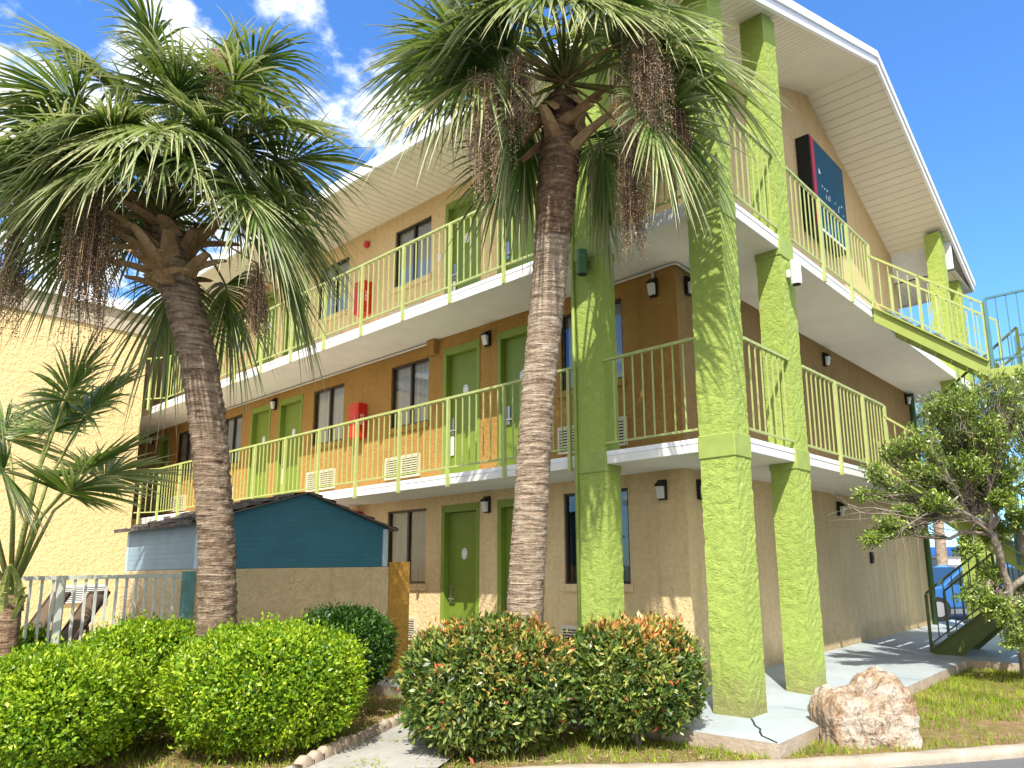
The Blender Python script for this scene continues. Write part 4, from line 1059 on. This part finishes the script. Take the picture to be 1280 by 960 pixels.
def crown(hub, N, rs, parent, pet=(.5, .85), blade=(.75, .95), elev=(82, -62), mat='frond', name='fronds', dirs=None, droop=(.22, .6), nseg=44, bend=(18, 50), wseg=.036):
    VV, FF, va, ti = [], [], [], []; off = 0; pm = MB()
    N = len(dirs) if dirs is not None else N
    for i in range(N):
        bd = None
        if dirs is not None: az, el, pl, bl, bd = dirs[i]
        else:
            f_ = (i + .5) / N; el = elev[0] + (elev[1] - elev[0]) * f_ ** .85 + rs.normal() * 6; az = i * 137.5 + rs.normal() * 9
            pl = rs.uniform(*pet); bl = rs.uniform(*blade)
        a, e = math.radians(az), math.radians(el); hd = np.array([math.cos(a), math.sin(a), 0])
        d0 = hd * math.cos(e) + UPV * math.sin(e); e1 = e - math.radians(bd if bd is not None else rs.uniform(*bend)); e1 = max(e1, math.radians(-88))
        d1 = hd * math.cos(e1) + UPV * math.sin(e1); u = -hd * math.sin(e1) + UPV * math.cos(e1)
        tw = rs.normal() * .35; s = np.cross(d1, u); u = u * math.cos(tw) + s * math.sin(tw)
        p0 = np.array(hub) + d0 * .06; p1 = p0 + d0 * pl * .6; p2 = p1 + unit(d0 + d1) * pl * .4
        pm.tube([p0, p1, p2, p2 + d1 * bl * .2], [.022, .014, .011, .006], 5)
        V, F, v_, t_ = frond_blade(p2, d1, u, bl, rs, nseg, droop=rs.uniform(*droop) * (1.15 if el < 20 else .9), wseg=wseg)
        VV.append(V); FF.append(F + off); off += len(V); va.append(v_); ti.append(t_)
    o = mesh_obj(name, np.concatenate(VV), np.concatenate(FF), mat, parent, fattr=[('var', 'POINT', np.concatenate(va)), ('tip', 'POINT', np.concatenate(ti))])
    pm.build('leaf_stalks', 'stub_green', o, smooth=True)
    return o
def trunk(pts, rads, parent, mat, rs, step=.03, n=30, ledge=.05, per=.075):
    pts = np.array(pts, float); seg = np.linalg.norm(np.diff(pts, axis=0), axis=1); cum = np.concatenate([[0], np.cumsum(seg)]); tot = cum[-1]
    ss = np.arange(0, tot, step)
    def ev(s):   # smooth interpolation of the centre line
        return np.stack([np.interp(s, cum, pts[:, k]) for k in range(3)], -1)
    c = (ev(np.clip(ss - .18, 0, tot)) + ev(ss) * 2 + ev(np.clip(ss + .18, 0, tot))) / 4
    r = np.interp(ss, cum, rads)
    an = np.linspace(0, 2 * math.pi, n, endpoint=False)
    ph = lumps(np.stack([np.cos(an), np.sin(an), an * 0], -1), 4, 2.5)
    A, S = np.meshgrid(an, ss)
    saw = ((S / per + .55 * ph[None] + .12 * np.sin(3 * A + S * 2.3)) % 1.0)
    rr = r[:, None] * (1 + ledge * (saw - .5) + rs.normal(size=A.shape) * .03)
    X = np.array([1, 0, 0.]); Y = np.array([0, 1, 0.])
    V = c[:, None] + (np.cos(A) * rr)[..., None] * X + (np.sin(A) * rr)[..., None] * Y
    m_, k_ = A.shape; idx = np.arange(m_ * k_).reshape(m_, k_)
    F = np.stack([idx[:-1], np.roll(idx, -1, 1)[:-1], np.roll(idx, -1, 1)[1:], idx[1:]], -1).reshape(-1, 4)
    return mesh_obj('trunk', V.reshape(-1, 3), F, mat, parent)
OCT_V = np.array([[1, 0, 0], [-1, 0, 0], [0, 1, 0], [0, -1, 0], [0, 0, 1], [0, 0, -1.0]])
OCT_F = np.array([[0, 2, 4], [2, 1, 4], [1, 3, 4], [3, 0, 4], [2, 0, 5], [1, 2, 5], [3, 1, 5], [0, 3, 5]])
def fruit(p_start, p_top, p_end, rad, n, rs, parent, tone=.4, size=.0066):
    """hanging fruit stalk: strands thick with small berries"""
    p_start, p_top, p_end = (np.array(a, float) for a in (p_start, p_top, p_end))
    m = MB(); m.tube([p_start, (p_start + p_top) / 2 + UPV * .06, p_top, p_top * .4 + p_end * .6], [.014, .011, .009, .004], 5)
    ns = 110; n = int(n * 1.9); rad = rad * 1.2; P = []
    axis = p_end - p_top
    for k in range(ns):
        t0 = rs.random() * .5; o = p_top + axis * t0; a = rs.random() * 6.28; rr = rad * rs.uniform(.25, 1.0) * (1.15 - .7 * t0)
        e = o + np.array([math.cos(a) * rr, math.sin(a) * rr, -rs.uniform(.25, .62) * max(.5, np.linalg.norm(axis))])
        mid = o + np.array([math.cos(a) * rr * .9, math.sin(a) * rr * .9, -.02])
        m.tube([o, mid, e], [.003, .0022, .0015], 3, cap=False)
        q = max(4, n // ns); t = rs.random(q)[:, None]
        P.append((1 - t) ** 2 * o + 2 * t * (1 - t) * mid + t * t * e + rs.normal(size=(q, 3)) * .022)
    P = np.concatenate(P); r = size * rs.uniform(.55, 1.2, len(P))
    V = (P[:, None] + OCT_V[None] * r[:, None, None]).reshape(-1, 3); F = (OCT_F[None] + (np.arange(len(P)) * 6)[:, None, None]).reshape(-1, 3)
    var = np.repeat(np.clip(rs.normal(tone + .26, .30, len(P)), 0, 1), 8)
    c = mesh_obj('fruit_cluster', V, F, 'berry', parent, fattr=[('var', 'FACE', var)])
    m.build('fruit_strands', 'boot_brown', c)
    return c
def boots(parent, c, n, rs, r0, zr_, L=(.30, .50), mat='boot_brown', out=(5, 40), ws=1.0):
    m = MB(); c = np.array(c, float)
    for k in range(n):
        a = k * 2.4 + rs.normal() * .25; z = zr_[0] + (zr_[1] - zr_[0]) * (k + .5) / n; e = math.radians(rs.uniform(*out))
        tw = rs.normal() * .95; hd = np.array([math.cos(a), math.sin(a), 0]); tg = np.array([-math.sin(a), math.cos(a), 0])
        d = unit((hd * math.cos(tw) + tg * math.sin(tw)) * math.cos(e) + UPV * math.sin(e)); sd = unit(np.cross(d, UPV)); u = np.cross(sd, d)
        p = c + hd * r0 * .72 + UPV * z; l = rs.uniform(*L); vs = []
        for t, w, h, cv in ((0, .095, .04, 0), (.4, .07, .036, .015), (.8, .052, .030, .0), (1.0, .036, .016, -.02)):
            w *= ws; h *= ws; q = p + d * l * t + u * cv
            vs += [q + sd * w, q + u * h * .7, q - sd * w, q - u * h]
        m.add(vs, [(4 * i + k2, 4 * i + (k2 + 1) % 4, 4 * i + 4 + (k2 + 1) % 4, 4 * i + 4 + k2) for i in range(3) for k2 in range(4)] + [(12, 13, 14, 15), (3, 2, 1, 0)])
    return m.build('leaf_bases', mat, parent)

rs = np.random.default_rng(101)
pl = thing('palm_tree', 'left cabbage palm with brown crisscrossed leaf stubs under its crown', 'palm', (-2.74, -4.05, -.12))
LT = [(-2.74, -4.03, -.2), (-2.70, -4.08, .3), (-2.635, -4.174, .824), (-2.534, -4.262, 1.525), (-2.468, -4.389, 2.263), (-2.423, -4.516, 2.929), (-2.422, -4.643, 3.447), (-2.453, -4.78, 3.892), (-2.487, -4.892, 4.225), (-2.50, -4.97, 4.62)]
trunk(LT, [.215, .195, .172, .160, .158, .160, .165, .170, .185, .17], pl, 'palm_bark_brown', rs, ledge=.10, per=.085)
boots(pl, (-2.49, -4.93, 0), 34, rs, .20, (4.02, 4.62), out=(0, 50))
LH = np.array([-2.49, -4.99, 4.68])
VAZ = math.degrees(math.atan2(RT[1], RT[0]))
LD = [(170, 55, 1.35, .85, 60), (200, 62, 1.2, .85, 70), (60, 80, 1.1, .9, 15), (0, 78, 1.15, .9, 25), (-60, 76, 1.0, .85, 60), (-80, 58, .72, .72, 95), (-112, 64, .8, .75, 90), (-40, 60, .9, .75, 85),
      (10, 42, 1.15, .88, 35), (-15, 54, 1.2, .85, 60), (5, 22, .95, .88, 62), (-18, 16, .95, .80, 70), (25, 0, .9, .82, 55), (175, 28, 1.1, .85, 62), (195, 22, 1.15, .85, 62), (160, 14, 1.0, .8, 60),
      (-140, 44, .95, .8, 80), (112, -22, .7, .8, 60), (68, -16, .8, .8, 60), (90, 60, 1.0, .85, 40), (120, 45, 1.1, .85, 50), (45, 45, 1.1, .85, 50), (140, 70, 1.2, .9, 30), (30, 66, 1.2, .9, 30),
      (185, 40, 1.3, .85, 60), (150, 30, 1.2, .85, 60), (100, 82, 1.2, .9, 10), (-170, 78, 1.25, .9, 40),
      (40, 84, 1.5, .95, 18), (140, 84, 1.55, .95, 18), (-90, 86, 1.45, .9, 50), (0, 74, 1.6, .9, 35), (180, 72, 1.65, .9, 35), (-30, 70, 1.35, .85, 75), (-150, 66, 1.3, .85, 75), (215, 35, 1.1, .9, 75),
      (-68, 50, .6, .72, 88), (-112, 48, .6, .72, 88), (-92, 66, .8, .75, 105), (20, 58, 1.0, .85, 70), (165, 60, 1.05, .85, 75),
      (15, 40, .55, .85, 60), (-20, 34, .6, .8, 60), (165, 42, .6, .85, 60), (198, 36, .65, .85, 65), (50, 38, .6, .85, 50), (130, 38, .6, .85, 50), (-45, 40, .7, .75, 80), (-138, 40, .7, .75, 80), (0, 66, .8, .9, 55), (180, 62, .85, .9, 60), (80, 72, .8, .95, 20), (-60, 70, .8, .85, 95), (-120, 72, .8, .85, 95)]
crown(LH, 0, rs, pl, dirs=[(VAZ + a, e, p_, b, bd) for a, e, p_, b, bd in LD], droop=(.28, .72), nseg=60, wseg=.026)
for px, py, px2, py2, dd, rd, n, tone in ((120, 235, 104, 455, -.4, .20, 4800, .30), (20, 270, 12, 430, .0, .13, 2200, .45), (322, 330, 328, 432, -.2, .10, 1500, .25), (270, 60, 278, 130, -.3, .08, 800, .8)):
    fruit(LH, at(px, py, 6.85 + dd), at(px2, py2, 6.85 + dd), rd, n, rs, pl, tone)

rs = np.random.default_rng(202)
pr_ = thing('palm_tree', 'right cabbage palm rising from the red tipped shrub before the doors', 'palm', (-.72, -2.16, -.12))
RTK = [(-.74, -2.14, -.2), (-.64, -2.18, .35), (-.509, -2.228, .841), (-.316, -2.332, 1.926), (-.121, -2.427, 2.973), (.054, -2.481, 3.796), (.208, -2.536, 4.544), (.34, -2.59, 5.217), (.414, -2.62, 5.591), (.46, -2.64, 5.85)]
trunk(RTK[:8], [.205, .19, .178, .165, .160, .162, .17, .174], pr_, 'palm_bark', rs, ledge=.055, per=.06)
trunk([(.19, -2.53, 4.42)] + RTK[7:], [.170, .19, .18, .15], pr_, 'palm_bark_dark', rs, ledge=.10, per=.05)
boots(pr_, (.40, -2.62, 0), 14, rs, .17, (5.25, 5.8), L=(.25, .5), out=(-65, 45))
RH = np.array([.47, -2.645, 5.95])
RD = [(180, 36, 1.1, .88, 75), (190, 4, .72, 1.0, 28), (165, 46, 1.2, .9, 60), (202, 20, .9, .92, 45), (-100, 56, .7, .8, 92), (-62, 50, .7, .8, 90), (-135, 50, .8, .8, 85), (5, 30, 1.0, .98, 35), (-10, 14, .95, .95, 42),
      (20, 46, 1.15, .92, 50), (0, -14, .9, .85, 40), (-22, -24, .9, .8, 45), (155, -42, .55, .78, 35), (-158, -34, .6, .75, 45), (32, -46, .6, .8, 30), (60, -34, .8, .82, 40), (0, 76, 1.0, .9, 20), (90, 70, 1.1, .9, 30),
      (180, 74, 1.1, .9, 25), (-90, 74, 1.0, .9, 55), (45, 60, 1.1, .9, 40), (135, 58, 1.1, .9, 45), (110, 30, 1.0, .9, 50), (75, 12, 1.0, .88, 50), (-40, 66, 1.1, .9, 60), (-145, 68, 1.1, .9, 60), (128, -5, .9, .88, 50),
      (-75, 62, .7, .78, 100), (-108, 64, .75, .8, 100), (-45, 60, .75, .8, 90), (-150, 55, .8, .8, 85), (-88, 78, 1.0, .88, 112), (-20, 62, .9, .85, 85), (170, 64, .95, .85, 90),
      (10, 50, .6, .85, 60), (170, 50, .6, .85, 60), (185, 24, .55, .9, 45), (-5, 22, .55, .9, 45), (60, 66, .8, .9, 30), (120, 66, .8, .9, 30)]
crown(RH, 0, rs, pr_, dirs=[(VAZ + a, e, p_, b, bd) for a, e, p_, b, bd in RD], droop=(.20, .60), nseg=54, wseg=.030)
for px, py, px2, py2, dd, rd, n, tone in ((612, 95, 608, 255, -.35, .21, 4800, .72), (650, 70, 640, 185, -.4, .14, 2400, .5), (800, 40, 806, 215, -.45, .24, 6000, .60), (790, 170, 790, 335, -.3, .15, 3600, .30), (850, 130, 843, 232, -.2, .11, 1500, .33)):
    fruit(RH, at(px, py, 6.95 + dd), at(px2, py2, 6.95 + dd), rd, n, rs, pr_, tone)

rs = np.random.default_rng(303)
sp_ = thing('small_palm', 'small young fan palm with cut green stalks at the left edge', 'palm', (-3.62, -5.62, -.12))
SB = np.array([-3.62, -5.62, -.12]); sh = at(10, 770, 6.55)
trunk([SB, SB * .5 + sh * .5, sh, sh + UPV * .25], [.12, .11, .10, .085], sp_, 'palm_bark_dark', rs)
boots(sp_, (sh[0], sh[1], 0), 12, rs, .10, (sh[2] - .15, sh[2] + .2), L=(.18, .36), mat='stub_green', out=(40, 75), ws=.5)
azr = math.degrees(math.atan2(RT[1], RT[0])); 
dl = [(azr + a_, e_, p_, b_, bd_) for a_, e_, p_, b_, bd_ in ((18, 76, 1.12, .62, 38), (-20, 70, 1.0, .60, 60), (35, 80, 1.65, .70, 20), (150, 80, 1.45, .72, 30), (180, 70, 1.2, .68, 50), (-70, 74, 1.15, .62, 60),
      (100, 82, 1.55, .7, 25), (60, 70, 1.25, .68, 50), (-140, 72, 1.2, .65, 55), (5, 84, 1.75, .68, 15), (215, 60, 1.0, .65, 55))]
crown(sh + UPV * .2, len(dl), rs, sp_, dirs=[(a_, e_, p_, b_ + .08, d_) for a_, e_, p_, b_, d_ in dl], droop=(.08, .30), nseg=46, wseg=.030)

# ------------------------------------------------------------------ spreading tree on the right
rs = np.random.default_rng(404)
tr_ = thing('spreading_tree', 'low spreading evergreen tree with twisted grey limbs in front of the steel stairs', 'tree', (2.56, 4.0, -.12))
TB = np.array([2.56, 4.0, -.2])
D0 = 9.3
forks = [at(1262, 745, D0), at(1240, 668, D0 - .1), at(1268, 640, D0 + .2), at(1222, 640, D0)]
m = MB()
def limb(pts, r0, r1, n=7, jit=.03, sub=5):
    pts = [np.array(p, float) for p in pts]; out = []
    for i in range(len(pts) - 1):
        for k in range(sub):
            t_ = k / sub; p = pts[i] * (1 - t_) + pts[i + 1] * t_
            out.append(p + (rs.normal(size=3) * jit if (i or k) else 0))
    out.append(pts[-1]); m.tube(out, list(np.linspace(r0, r1, len(out))), n); return out
limb([TB, forks[0], forks[1]], .07, .045)
limb([TB + [.1, .05, 0], at(1285, 720, D0 + .2), forks[2]], .055, .035)
limb([forks[0], at(1300, 690, D0 - .2), at(1320, 640, D0 - .1)], .045, .03)
clumps = [(1240, 480, .30, 0), (1205, 500, .28, -.2), (1170, 505, .20, .2), (1262, 510, .28, .2), (1150, 545, .22, -.1), (1195, 555, .26, .2), (1240, 545, .25, -.3), (1115, 560, .20, .1), (1145, 590, .18, -.2),
          (1090, 590, .15, 0), (1180, 605, .22, 0), (1225, 605, .25, .1), (1265, 590, .28, -.2), (1275, 650, .22, .0), (1105, 655, .14, -.3), (1085, 676, .11, -.3), (1130, 640, .10, -.2), (1245, 665, .20, .2), (1215, 745, .17, -.1),
          (1250, 760, .20, -.3), (1272, 800, .16, -.3), (1235, 715, .16, .1), (1300, 560, .35, 0), (1320, 640, .35, 0), (1310, 480, .3, .1), (1300, 760, .3, -.2), (1208, 690, .14, -.1), (1280, 470, .2, .3), (1075, 620, .08, 0), (1215, 575, .2, -.3), (1255, 625, .2, -.3), (1230, 530, .2, -.3), (1165, 625, .14, -.3)]
LP, LA, LN, LV_ = [], [], [], []
for i, (px, py, rr, dd) in enumerate(clumps):
    c = at(px, py, D0 + dd); src = min(forks + [at(1320, 640, D0 - .1)], key=lambda f_: np.linalg.norm(f_ - c) + .4 * rs.random())
    mid = src * .5 + c * .5 + UPV * rs.uniform(-.12, .10) + rs.normal(size=3) * .09
    path = limb([src, mid, c], 0.022 + rr * .04, .007, 6, .028)
    ntw = int(26 + rr * 150)
    for k in range(ntw):
        o = path[int(len(path) * rs.uniform(.35, 1.0)) - 1]; e = c + unit(rs.normal(size=3)) * rr * rs.uniform(.45, 1.12) * np.array([1.15, 1.15, .85])
        mm_ = o * .45 + e * .55 + rs.normal(size=3) * .04
        m.tube([o, mm_, e], [.007, .004, .002], 4, cap=False)
        nl = int(rs.uniform(18, 40)); tt = rs.random(nl) ** .6
        P = (1 - tt[:, None]) ** 2 * o + 2 * (tt * (1 - tt))[:, None] * mm_ + (tt ** 2)[:, None] * e + rs.normal(size=(nl, 3)) * .022
        keep = tt > .35; P = P[keep]; dr = unit(e - o); q = len(P)
        LP.append(P); LA.append(unit(dr * .6 + rs.normal(size=(q, 3)) * .6 + UPV * .25)); LN.append(unit(UPV * .55 - FW * .45 + rs.normal(size=(q, 3)) * .6)); LV_.append(np.clip(rs.normal(.45 + .18 * rs.normal(), .2, q), 0, 1))
# bare grey twigs
for (px, py, px2, py2, dd) in ((1225, 640, 1075, 640, -.4), (1215, 630, 1060, 630, -.3), (1230, 600, 1120, 665, -.4), (1250, 600, 1225, 490, -.4), (1262, 590, 1245, 480, -.45), (1270, 600, 1258, 520, -.4), (1240, 590, 1200, 520, -.4), (1235, 620, 1135, 600, -.3), (1225, 650, 1150, 655, -.35)):
    pth = limb([at(px, py, D0 - .05), at((px + px2) / 2, (py + py2) / 2 + rs.uniform(-12, 12), D0 + dd * .7), at(px2, py2, D0 + dd)], .017, .004, 5, .022)
    for k in range(9):
        o = pth[rs.integers(3, len(pth))]; m.tube([o, o + rs.normal(size=3) * .08, o + rs.normal(size=3) * .15 + (pth[-1] - pth[0]) * .1], [.004, .003, .0015], 4, cap=False)
m.build('trunk_and_limbs', 'bark_grey', tr_, smooth=True)
LP = np.concatenate(LP); nL = len(LP)
leaf_mesh('crown', LP, np.concatenate(LA), np.concatenate(LN), rs.uniform(.035, .065, nL), rs.uniform(.015, .026, nL), np.concatenate(LV_), 'leaf_tree', tr_)

# ------------------------------------------------------------------ boulder
rs = np.random.default_rng(7)
bx_, by_ = 2.03, -.60
nu, nv = 220, 120
th = np.linspace(0, 2 * math.pi, nu, endpoint=False); phv = np.linspace(-math.pi / 2, math.pi / 2, nv)
TH_, PH = np.meshgrid(th, phv); d = np.stack([np.cos(PH) * np.cos(TH_), np.cos(PH) * np.sin(TH_), np.sin(PH)], -1).reshape(-1, 3)
p_ = 7.0; rx, ry, rz = .405, .31, .40
r = (np.abs(d[:, 0] / rx) ** p_ + np.abs(d[:, 1] / ry) ** p_ + np.abs(d[:, 2] / rz) ** p_) ** (-1 / p_)
q = d * r[:, None]; u_ = q[:, 0] / rx
top_front = np.interp(u_, [-1, -.85, -.3, .2, .5, .72, .9, 1], [.34, .46, .47, .49, .55, .57, .53, .46])
top_back = np.interp(u_, [-1, -.7, -.25, 0, .12, .5, .75, .9, 1], [.38, .50, .51, .53, .62, .69, .69, .64, .52])
vb = np.clip(q[:, 1] / ry * .5 + .5, 0, 1); tp_ = .90 * (top_front * (1 - vb ** .8) + top_back * vb ** .8 - .035 * np.exp(-((u_ + .1) / .3) ** 2) * np.exp(-((vb - .5) / .25) ** 2))
zq = q[:, 2] + .22
zq = np.where(zq > 0, zq / .64 * tp_, zq)
q = np.stack([q[:, 0], q[:, 1] * (1 + .10 * (zq < .25)), zq], -1)
nn = lumps(q, 31, 7) * .022 + lumps(q, 32, 17) * .014 - np.abs(lumps(q * [1.4, 1.4, .35], 33, 15)) ** .5 * .028 + np.abs(lumps(q * [1, 1, .5], 34, 34)) * -.014 + rs.normal(size=len(q)) * .0025
q = q + d * nn[:, None]
wv = np.array([bx_, by_, -.12]) + q[:, :1] * RT + q[:, 1:2] * FW + q[:, 2:] * UPV
idx = np.arange(nu * nv).reshape(nv, nu)
Fq = np.stack([idx[:-1], np.roll(idx, -1, 1)[:-1], np.roll(idx, -1, 1)[1:], idx[1:]], -1).reshape(-1, 4)
bo = mesh_obj('boulder', wv, Fq, 'boulder_rock', base=(bx_, by_, -.12))
tag(bo, 'seat shaped tan and white boulder on the grass before the slim column', 'boulder')

# ------------------------------------------------------------------ grass, straw and leaf litter
rs = np.random.default_rng(55)
def in_poly(P, poly):
    x, y = P[:, 0], P[:, 1]; ins = np.zeros(len(P), bool); n = len(poly)
    for i in range(n):
        (x0, y0), (x1, y1) = poly[i], poly[(i + 1) % n]
        c = ((y0 > y) != (y1 > y)) & (x < (x1 - x0) * (y - y0) / (y1 - y0 + 1e-12) + x0); ins ^= c
    return ins
def blades(name, P, h, w, var, mat, lean=.5, z0=-.12):
    n = len(P); a = rs.random(n) * 6.28; s = np.stack([np.cos(a), np.sin(a), 0 * a], -1); b = rs.random(n) * 6.28
    t_ = np.stack([np.cos(b), np.sin(b), 0 * b], -1); base = np.concatenate([P, np.full((n, 1), z0)], 1); h = h[:, None]; w = w[:, None]
    V = np.empty((n, 4, 3)); V[:, 0] = base - s * w; V[:, 1] = base + s * w; top_ = base + UPV * h + t_ * h * lean * rs.random((n, 1)) * 1.6
    V[:, 2] = top_ + s * w * .25; V[:, 3] = top_ - s * w * .25
    o = mesh_obj(name, V.reshape(-1, 3), np.arange(n * 4).reshape(n, 4), mat, fattr=[('var', 'FACE', var)]); o['kind'] = 'stuff'; return o
nb = 260000
P = np.stack([rs.uniform(-4.2, 5.1, nb), rs.uniform(-6.5, 11, nb)], -1)
dist = np.linalg.norm(P - CAM[:2], axis=1)
ok = in_poly(P, offset(KERB, -.03) + [np.array([2, 11.6]), np.array([-8, 11.6]), np.array([-8, -12])]) & ~((P[:, 0] < PADX + .01) & (P[:, 1] > PADY - .01)) & ~in_poly(P, PATH) & ~((P[:, 0] > PADX) & (P[:, 0] < 3.9) & (P[:, 1] > 4.6) & (P[:, 1] < 6.9))
ok &= ~((P[:, 0] < -3.85) & (P[:, 1] < 0))
dens = .85 + .5 * lumps(np.stack([P[:, 0], P[:, 1], 0 * P[:, 0]], -1), 61, 1.6) + .35 * lumps(np.stack([P[:, 0], P[:, 1], 0 * P[:, 0]], -1), 62, 4.5)
bare = lambda x, y, rx, ry: np.exp(-(((P - [x, y]) @ RT[:2]) / rx) ** 2 - (((P - [x, y]) @ FW[:2]) / ry) ** 2)
b1 = at(1185, 885, 7.2); 
dens -= 1.3 * bare(3.05, .75, .55, .7) + .9 * bare(2.5, .0, .3, .3) + .9 * bare(-1.7, -2.9, .6, .5) * 0
dens = np.where((P[:, 0] < -.2) & (P[:, 1] < -1.7), dens * .45, dens)
ok &= rs.random(nb) < np.clip(dens, .02, 1)
P = P[ok]; n = len(P)
vg = np.clip(.36 + .22 * lumps(np.stack([P[:, 0], P[:, 1], 0 * P[:, 0]], -1), 63, 3.0) + rs.normal(size=n) * .16, 0, 1)
blades('grass', P, rs.uniform(.025, .07, n) * rs.uniform(.6, 1.1, n), rs.uniform(.003, .006, n), vg, 'grass_blade')
# straw and dead leaves in the bed and against the kerb
ns_ = 9000
P = np.stack([rs.uniform(-3.8, 1.7, ns_), rs.uniform(-5.5, -1.7, ns_)], -1)
ok = in_poly(P, offset(KERB, -.02) + [np.array([2, 11.6]), np.array([-8, 11.6]), np.array([-8, -12])]) & ((rs.random(ns_) < .10) | ~in_poly(P, PATH))
P = P[ok]; n = len(P); z = np.where(in_poly(P, PATH), -.09, -.115) + rs.random(n) * .015
mound = np.exp(-(((P - [-2.35, -2.55]) @ RT[:2]) / .35) ** 2 - (((P - [-2.35, -2.55]) @ FW[:2]) / .3) ** 2); z = z + .12 * mound * rs.random(n)
a = rs.random(n) * 6.28; A = unit(np.stack([np.cos(a), np.sin(a), rs.normal(size=n) * .22], -1)); Nn = unit(UPV + rs.normal(size=(n, 3)) * .3)
lt = leaf_mesh('leaf_litter', np.concatenate([P, z[:, None]], 1), A, Nn, rs.uniform(.02, .085, n), rs.uniform(.003, .012, n), rs.random(n), 'straw', None, fold=.1)
lt['kind'] = 'stuff'
nw = 2600
P = np.stack([rs.uniform(-2.2, -.2, nw), rs.uniform(-4.2, -1.8, nw)], -1)
edge = np.abs(lumps(np.stack([P[:, 0], P[:, 1], 0 * P[:, 0]], -1), 71, 4.0))
ok = in_poly(P, PATH) & (edge > .62); P = P[ok]; n = len(P)
if n: blades('path_weeds', P, rs.uniform(.012, .035, n), rs.uniform(.004, .009, n), rs.uniform(.2, .6, n), 'grass_blade', 1.2, -.095)

# ------------------------------------------------------------------ far things seen under the stairs
car = thing('parked_car', 'blue parked car seen behind the staircase railings', 'car', tuple(at(1212, 760, 20.3) * [1, 1, 0] + [0, 0, -.18]))
cb = np.array([*at(1212, 760, 20.3)[:2], -.18]); CX = RT; CY = FW
def cw(u, v, z): return cb + CX * u + CY * v + UPV * z
prof = [(-2.1, .32), (-2.15, .62), (-2.0, .80), (-1.15, .93), (-.55, 1.40), (-.25, 1.47), (.75, 1.46), (1.25, 1.36), (1.75, .98), (2.1, .92), (2.15, .55), (2.1, .32)]
m = MB(); m.extrude([cw(u, -.85, z) for u, z in prof], CY * 1.7); m.build('body', 'car_blue', car, bevel=.06)
m = MB()
for v in (-.856, .851):
    m.extrude([cw(u, v, z) for u, z in ((-1.0, .96), (-.5, 1.36), (.2, 1.40), (.2, .96))], CY * .006); m.extrude([cw(u, v, z) for u, z in ((.28, .96), (.28, 1.40), (.75, 1.39), (1.2, 1.30), (1.5, .98))], CY * .006)
m.build('side_windows', 'glass_dark', car)
m = MB(); m.add([cw(-1.12, -.7, .96), cw(-.57, -.62, 1.40), cw(-.57, .62, 1.40), cw(-1.12, .7, .96)], [(0, 1, 2, 3)]); m.v = [tuple(np.array(v) + np.array([0, 0, .012]) - CX * .012) for v in m.v]; m.build('windscreen', 'glass_dark', car)
for u in (-1.3, 1.35):
    for v in (-.80, .80):
        m = MB(); s_ = -1 if v < 0 else 1
        m.tube([cw(u, v - .1, .32), cw(u, v + .1, .32)], .32, 22); w_ = m.build('wheel', 'rubber', car)
        m = MB(); m.tube([cw(u, v + s_ * .101, .32), cw(u, v + s_ * .115, .32)], .20, 16); m.build('rim', 'chrome_rim', w_)
for v in (-.6, .6):
    m = MB(); m.bar(cw(-2.10, v - .16, .70), cw(-2.10, v + .16, .70), .12, .14); m.build('headlight', 'lamp_lens', car)
rs = np.random.default_rng(66)
fb_ = at(1179, 720, 27); fb_ = np.array([fb_[0], fb_[1], -.18])
fp = thing('palm_tree', 'distant palm whose pale trunk shows through the stairs', 'palm', tuple(fb_))
trunk([fb_, fb_ + [0.05, 0, 4], fb_ + [.1, .1, 7.6]], [.22, .17, .16], fp, 'palm_bark', rs, step=.12, n=14)
crown(fb_ + [.1, .1, 7.7], 20, rs, fp, pet=(.6, .9), blade=(.8, 1.0), elev=(70, -60), nseg=22)
sb_ = at(1190, 690, 62); sb_ = np.array([sb_[0], sb_[1], -.18])
st_ = thing('roadside_building', 'distant white building with a blue fascia band behind the blue car', 'building', tuple(sb_))
def sw(u, v, z): return sb_ + RT * u + FW * v + UPV * z
m = MB(); m.extrude([sw(-4, 0, 0), sw(14, 0, 0), sw(14, 0, 2.05), sw(-4, 0, 2.05)], FW * 8); m.build('wall', 'far_white', st_)
m = MB(); m.extrude([sw(-4.2, -.3, 2.06), sw(14.2, -.3, 2.06), sw(14.2, -.3, 2.75), sw(-4.2, -.3, 2.75)], FW * 8.6); m.build('fascia_band', 'band_blue', st_)
m = MB(); m.extrude([sw(-2, -.02, 0), sw(-1, -.02, 0), sw(-1, -.02, 1.9), sw(-2, -.02, 1.9)], FW * .03); m.build('door', 'glass_dark', st_)
m = MB(); m.extrude([sw(2, -.02, .6), sw(5, -.02, .6), sw(5, -.02, 1.7), sw(2, -.02, 1.7)], FW * .03); m.build('window', 'glass_dark', st_)
